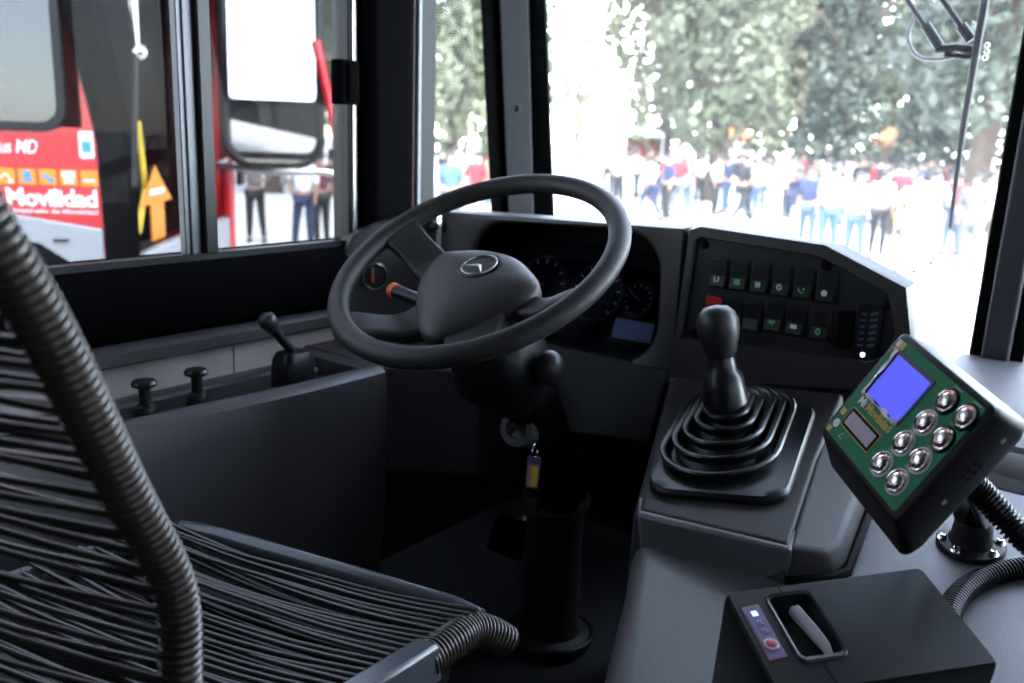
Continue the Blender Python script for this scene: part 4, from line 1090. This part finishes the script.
def azpos(px, dist):
    """ground point outside in the direction of a picture column, at a distance"""
    a = yaw - atan((px-512)/900)
    return V((-sin(a)*dist, cos(a)*dist, GZ))
def person(px, dist, pose, face, shirt, trs, label, group=None, h=1.0):
    b = POSES[pose]
    if used[pose]: b = dup(b)
    used[pose] = True
    p = azpos(px, dist); b.location = p
    a = atan2(-p.x, p.y); b.rotation_euler = (0,0,a+radians(face)); b.scale = (h,h,h)
    for c in b.children:
        n = c.name.split('.')[0]
        if n in ('shirt','trousers'):
            c.material_slots[0].link = 'OBJECT'; c.material_slots[0].material = CL[shirt if n=='shirt' else trs]
    for k in ('group',):
        if k in b: del b[k]
    tag(b, label, 'person', group)
    return b
# named figures near the bus
NEAR = [
 (735,23.5,1,-70,'black','black','person in dark clothes walking alone across the bright yard'),
 (801,18.5,0,160,'navy','jeans','person in navy top and jeans at the left edge of the nearest row'),
 (822,17.5,3,20,'lightblue','blue','person in light blue top and blue jeans beside the navy one'),
 (849,16.8,2,170,'white','jeans','person in white shirt and jeans, tall in the nearest row'),
 (872,18.3,0,-20,'white','black','person in white shirt and black trousers in the nearest row'),
 (906,16.6,3,190,'white','lightblue','person in white holding a yellow bag in the nearest row'),
 (922,18.0,2,10,'white','white','person all in white two places left of the wiper blade'),
 (963,17.5,0,175,'grey','grey','person in grey right beside the tip of the wiper blade'),
 (978,19.0,3,200,'white','tan','person in white top and tan trousers between wiper and post'),
 (997,18.0,0,150,'lightblue','blue','person in blue closest to the centre windscreen post'),
 (946,20.0,2,30,'red','jeans','person in bright red top seen just left of the wiper blade'),
 (889,22.0,0,0,'maroon','black','person in maroon top seen between the white shirts'),
 (643,24.0,1,40,'white','navy','person in white shirt stepping to the left near the stall'),
 (660,23.5,0,120,'navy','black','person in navy jacket beside the one stepping left'),
 (678,26.0,3,200,'grey','blue','person in grey top right of the pair near the stall'),
 (621,27.0,2,90,'lightblue','white','person in light blue top left of the stall'),
 (446,17.5,0,170,'blue','navy','person in blue top seen at the left of the narrow quarter window'),
 (471,19.0,3,150,'red','white','person in red top seen in the narrow quarter window'),
 (459,23.0,2,20,'white','grey','person in white top between the blue and red ones in the quarter window'),
 (484,22.0,1,-60,'tan','jeans','person in tan top at the right of the quarter window'),
 (301,15.5,3,160,'white','navy','person in white top and navy trousers seen below the mirror of the red bus'),
 (318,16.5,0,30,'maroon','black','person in maroon top next to the window latch pillar'),
 (252,17.0,2,170,'grey','black','person in grey top below the left half of the mirror'),
 (765,21.5,2,190,'white','white','person in white left of the nearest row'),
]
for a in NEAR: person(*a, h=random.uniform(.96,1.04))
# the farther crowd: told apart only by the colour of the top
random.seed(21)
xs = [604,613,632,650,668,690,700,712,722,748,757,771,779,788,795,808,815,829,836,843,856,863,879,884,896,913,919,935,957,966,985,992,1006,726,741,783,826,868,903,616,625,638,645,656,664,673,683,695,706,717,731,744,752,763,774,781,792,799,805,812,820,832,840,848,853,860,872,876,887,892,899,908,923,929,944,949,961,972,979,440,452,463,476,489,283,310,336]
pal = ['white','navy','white','black','grey','white','navy','lightblue','red','white','tan','black','maroon']
spots = [azpos(a[0],a[1]) for a in NEAR]
blocked = [(azpos(634,36),1.5),(azpos(722,42),1.6),(azpos(872,40),1.6)]+[(azpos(px,d),.8) for px,d in ((655,36),(706,33),(826,34),(918,36),(956,26),(1006,38),(455,34),(272,30),(345,38),(1075,34))]
for i,x in enumerate(xs):
    for _ in range(60):
        x_, d_ = x+random.uniform(-5,5), random.uniform(24,37); q_ = azpos(x_,d_)
        if all((q_-s_).length > .85 for s_ in spots) and all((q_-b_).length > r_ for b_,r_ in blocked): break
    spots.append(q_)
    c = pal[(i*5+i//3) % len(pal)]
    person(x_, d_, random.choice((0,2,3,0)), random.uniform(0,360), c, random.choice(('jeans','black','navy','white','grey')),
           'blurred distant person wearing a %s top in the far crowd under the trees' % c.replace('lightblue','light blue'), 'far crowd in %s tops' % c.replace('lightblue','light blue'), h=random.uniform(.95,1.05))
# yellow bag of the person in white
bp = azpos(901,16.3)
bg_ = MB().loft([[(x,y,z) for x,y in rrect(.42*s,.16*s,.05,3)] for z,s in ((0,.9),(.05,1),(.22,1),(.30,.75))], M=T(bp.x,bp.y,GZ+.78)).build('shoulder_bag', CL['yellow'])
tag(bg_, 'yellow bag carried in front of the person in white in the nearest row', 'bag')
MB().tube(catmull([(bp.x-.17,bp.y,GZ+1.06),(bp.x-.10,bp.y+.1,GZ+1.4),(bp.x+.10,bp.y+.1,GZ+1.4),(bp.x+.17,bp.y,GZ+1.06)],5), .015, 6).build('strap', CL['yellow'], bg_)

# ================================================================== STALLS
def stall(px, dist, wd, zt, m_, m2, label):
    p = azpos(px, dist); s = thing('market_stall', label, 'stall', p); a = atan2(-p.x,p.y)
    f = T(p.x,p.y,GZ) @ Matrix.Rotation(a,4,'Z')
    c = MB().loft([[(x,y,z) for x,y in ((-wd/2*k,-wd/2*k),(wd/2*k,-wd/2*k),(wd/2*k,wd/2*k),(-wd/2*k,wd/2*k))] for z,k in ((zt,1),(zt+.12,.98),(zt+.75,.08))], M=f)
    c.build('canopy', m_, s, flat=True)
    MB().box((-wd/2,wd/2-.05,.9),(wd/2,wd/2,zt),f).build('back_sheet', m2, s)
    for sx in (-1,1):
        for sy in (-1,1): MB().tube([f @ V((sx*(wd/2-.05),sy*(wd/2-.05),0)),f @ V((sx*(wd/2-.05),sy*(wd/2-.05),zt+.05))], .03, 8).build('leg', M['steel'], s)
    MB().box((-wd/2+.1,-wd/2+.1,.85),(wd/2-.1,-wd/2+.6,.92),f).build('counter', M['white'], s)
stall(634,36,1.5,2.15,CL['white'],CL['red'],'market stall with white canopy and red back sheet under the trees')
stall(722,42,1.6,2.2,mat('orange_canvas',(.75,.22,.08),.8),CL['white'],'market stall with orange canopy left of the tall dark conifer')
stall(872,40,1.6,2.1,mat('salmon_canvas',(.70,.24,.10),.8),CL['tan'],'market stall with reddish canopy behind the nearest row of people')

# ================================================================== TREES
random.seed(5)
def foliage_mesh(name, clusters, n, size, m_, seed):
    rnd = random.Random(seed); vs = []; fs = []
    tot = sum(c[3]*c[4]*c[5] for c in clusters)
    for cx,cy,cz,rx,ry,rz in clusters:
        k = int(n*rx*ry*rz/tot)
        for _ in range(k):
            while True:
                x,y,z = rnd.uniform(-1,1),rnd.uniform(-1,1),rnd.uniform(-1,1)
                d = x*x+y*y+z*z
                if d < 1 and rnd.random() < .25+.75*d: break
            p = V((cx+x*rx,cy+y*ry,cz+z*rz)); s = size*rnd.uniform(.6,1.3)
            a = V((rnd.gauss(0,1),rnd.gauss(0,1),rnd.gauss(0,1))).normalized(); b = a.orthogonal().normalized(); b = Matrix.Rotation(rnd.uniform(0,6.28),3,a) @ b; c = a.cross(b)
            o = len(vs); vs += [p-b*s*.5, p+c*s*.28, p+b*s*.5, p-c*s*.28]; fs.append((o,o+1,o+2,o+3))
    me = bpy.data.meshes.new(name); me.from_pydata(vs,[],fs); me.materials.append(m_)
    return me
def crown(seed, h0, h1, r, k, hang=.5):
    rnd = random.Random(seed); out = []
    for i in range(k):
        t = i/(k-1); z = h0+(h1-h0)*t
        rr = r*(.55+.6*sin(pi*min(1,t*.8+.15))); a = i*2.4
        q = rr*rnd.uniform(.35,.8)
        out.append((q*cos(a),q*sin(a),z,rr*rnd.uniform(.38,.6),rr*rnd.uniform(.38,.6),rnd.uniform(.6,1.1)*(1+hang)))
    return out
def conifer(seed, h0, h1, r, k):
    rnd = random.Random(seed); out = []
    for i in range(k):
        t = i/(k-1); rr = r*(1-.55*t); out.append((rnd.uniform(-.4,.4),rnd.uniform(-.4,.4),h0+(h1-h0)*t,rr,rr,(h1-h0)/k*1.0))
    return out
FM = [foliage_mesh('foliage_a', crown(1,2.7,12,2.6,18), 5600, .42, M['leaf1'], 1), foliage_mesh('foliage_b', crown(2,2.6,11,2.4,16,.7), 5600, .40, M['leaf2'], 2),
      foliage_mesh('foliage_c', conifer(3,2.0,12,1.5,9), 5000, .34, M['leaf2'], 3), foliage_mesh('foliage_d', crown(4,2.6,12,2.5,15,.6), 4200, .42, M['leaf3'], 4)]
def trunk_mesh(seed, r, lean=0, h=10):
    rnd = random.Random(seed); b = MB(); pts = [(lean*h*t+rnd.uniform(-.06,.06),rnd.uniform(-.06,.06),h*t) for t in [i/8 for i in range(9)]]
    b.tube(catmull(pts,3), [r*(1.25-.9*min(1,i/24)) if i>0 else r*1.5 for i in range(25)], 12)
    for k in range(7):
        t = .35+.08*k; a = k*2.3; p = V((lean*h*t,0,h*t)); q = p+V((cos(a)*1.6,sin(a)*1.6,1.3)); b.tube([p,p.lerp(q,.5)+V((0,0,-.15)),q], [r*.4,r*.25,r*.12], 8)
    return b
TR = [
 (655,36,3,.22,0,1.0,'tree with a thin trunk and yellowish leaves behind the white stall'),
 (706,33,0,.34,0,1.0,'tree with the thickest straight trunk in the middle of the windscreen'),
 (757,44,3,.25,0,1.0,'loose yellow-green tree between the thick trunk and the dark conifer'),
 (826,34,2,.26,0,1.0,'tall dark conifer with branches reaching down to the crowd'),
 (786,46,1,.25,0,1.05,'dark broad tree behind the left side of the conifer'),
 (873,48,0,.25,0,1.05,'olive tree farther back between conifer and wiper arms'),
 (918,36,2,.24,0,.95,'narrow dark conifer below the wiper arms'),
 (956,26,1,.30,.12,.95,'tree with a leaning bare trunk crossing the wiper blade'),
 (1006,38,3,.22,0,1.0,'pale tree beside the centre windscreen post'),
 (1075,34,0,.28,0,1.0,'olive tree seen through the right windscreen'),
 (447,27,0,.24,0,.8,'yellow-green tree filling the top of the quarter window'),
 (484,31,1,.24,0,.8,'darker tree at the right of the quarter window'),
 (568,75,3,.25,0,.9,'faint distant tree beside the left windscreen pillar'),
 (272,30,0,.25,0,.9,'olive tree seen above the mirror of the red bus'),
 (345,38,1,.25,0,.9,'dark tree behind the window latch'),
 (725,52,1,.25,0,1.15,'dark tree far behind the thick trunk'),
 (690,50,3,.25,0,1.1,'pale tree far back left of the thick trunk'),
]
for i,(px,ds,kind,r,lean,sc,lab) in enumerate(TR):
    p = azpos(px, ds); t_ = thing('tree', lab, 'tree', p)
    tb = trunk_mesh(40+i, r, lean); tb.v = [v+p for v in tb.v]; tb.build('trunk', M['bark'], t_, smooth=60)
    o = bpy.data.objects.new('foliage', FM[kind]); COL.objects.link(o); o.parent = t_; o.location = (lean*5,0,0)
    t_.rotation_euler = (0,0,random.uniform(0,6.28) if not lean else -.5); t_.scale = (sc,sc,sc)
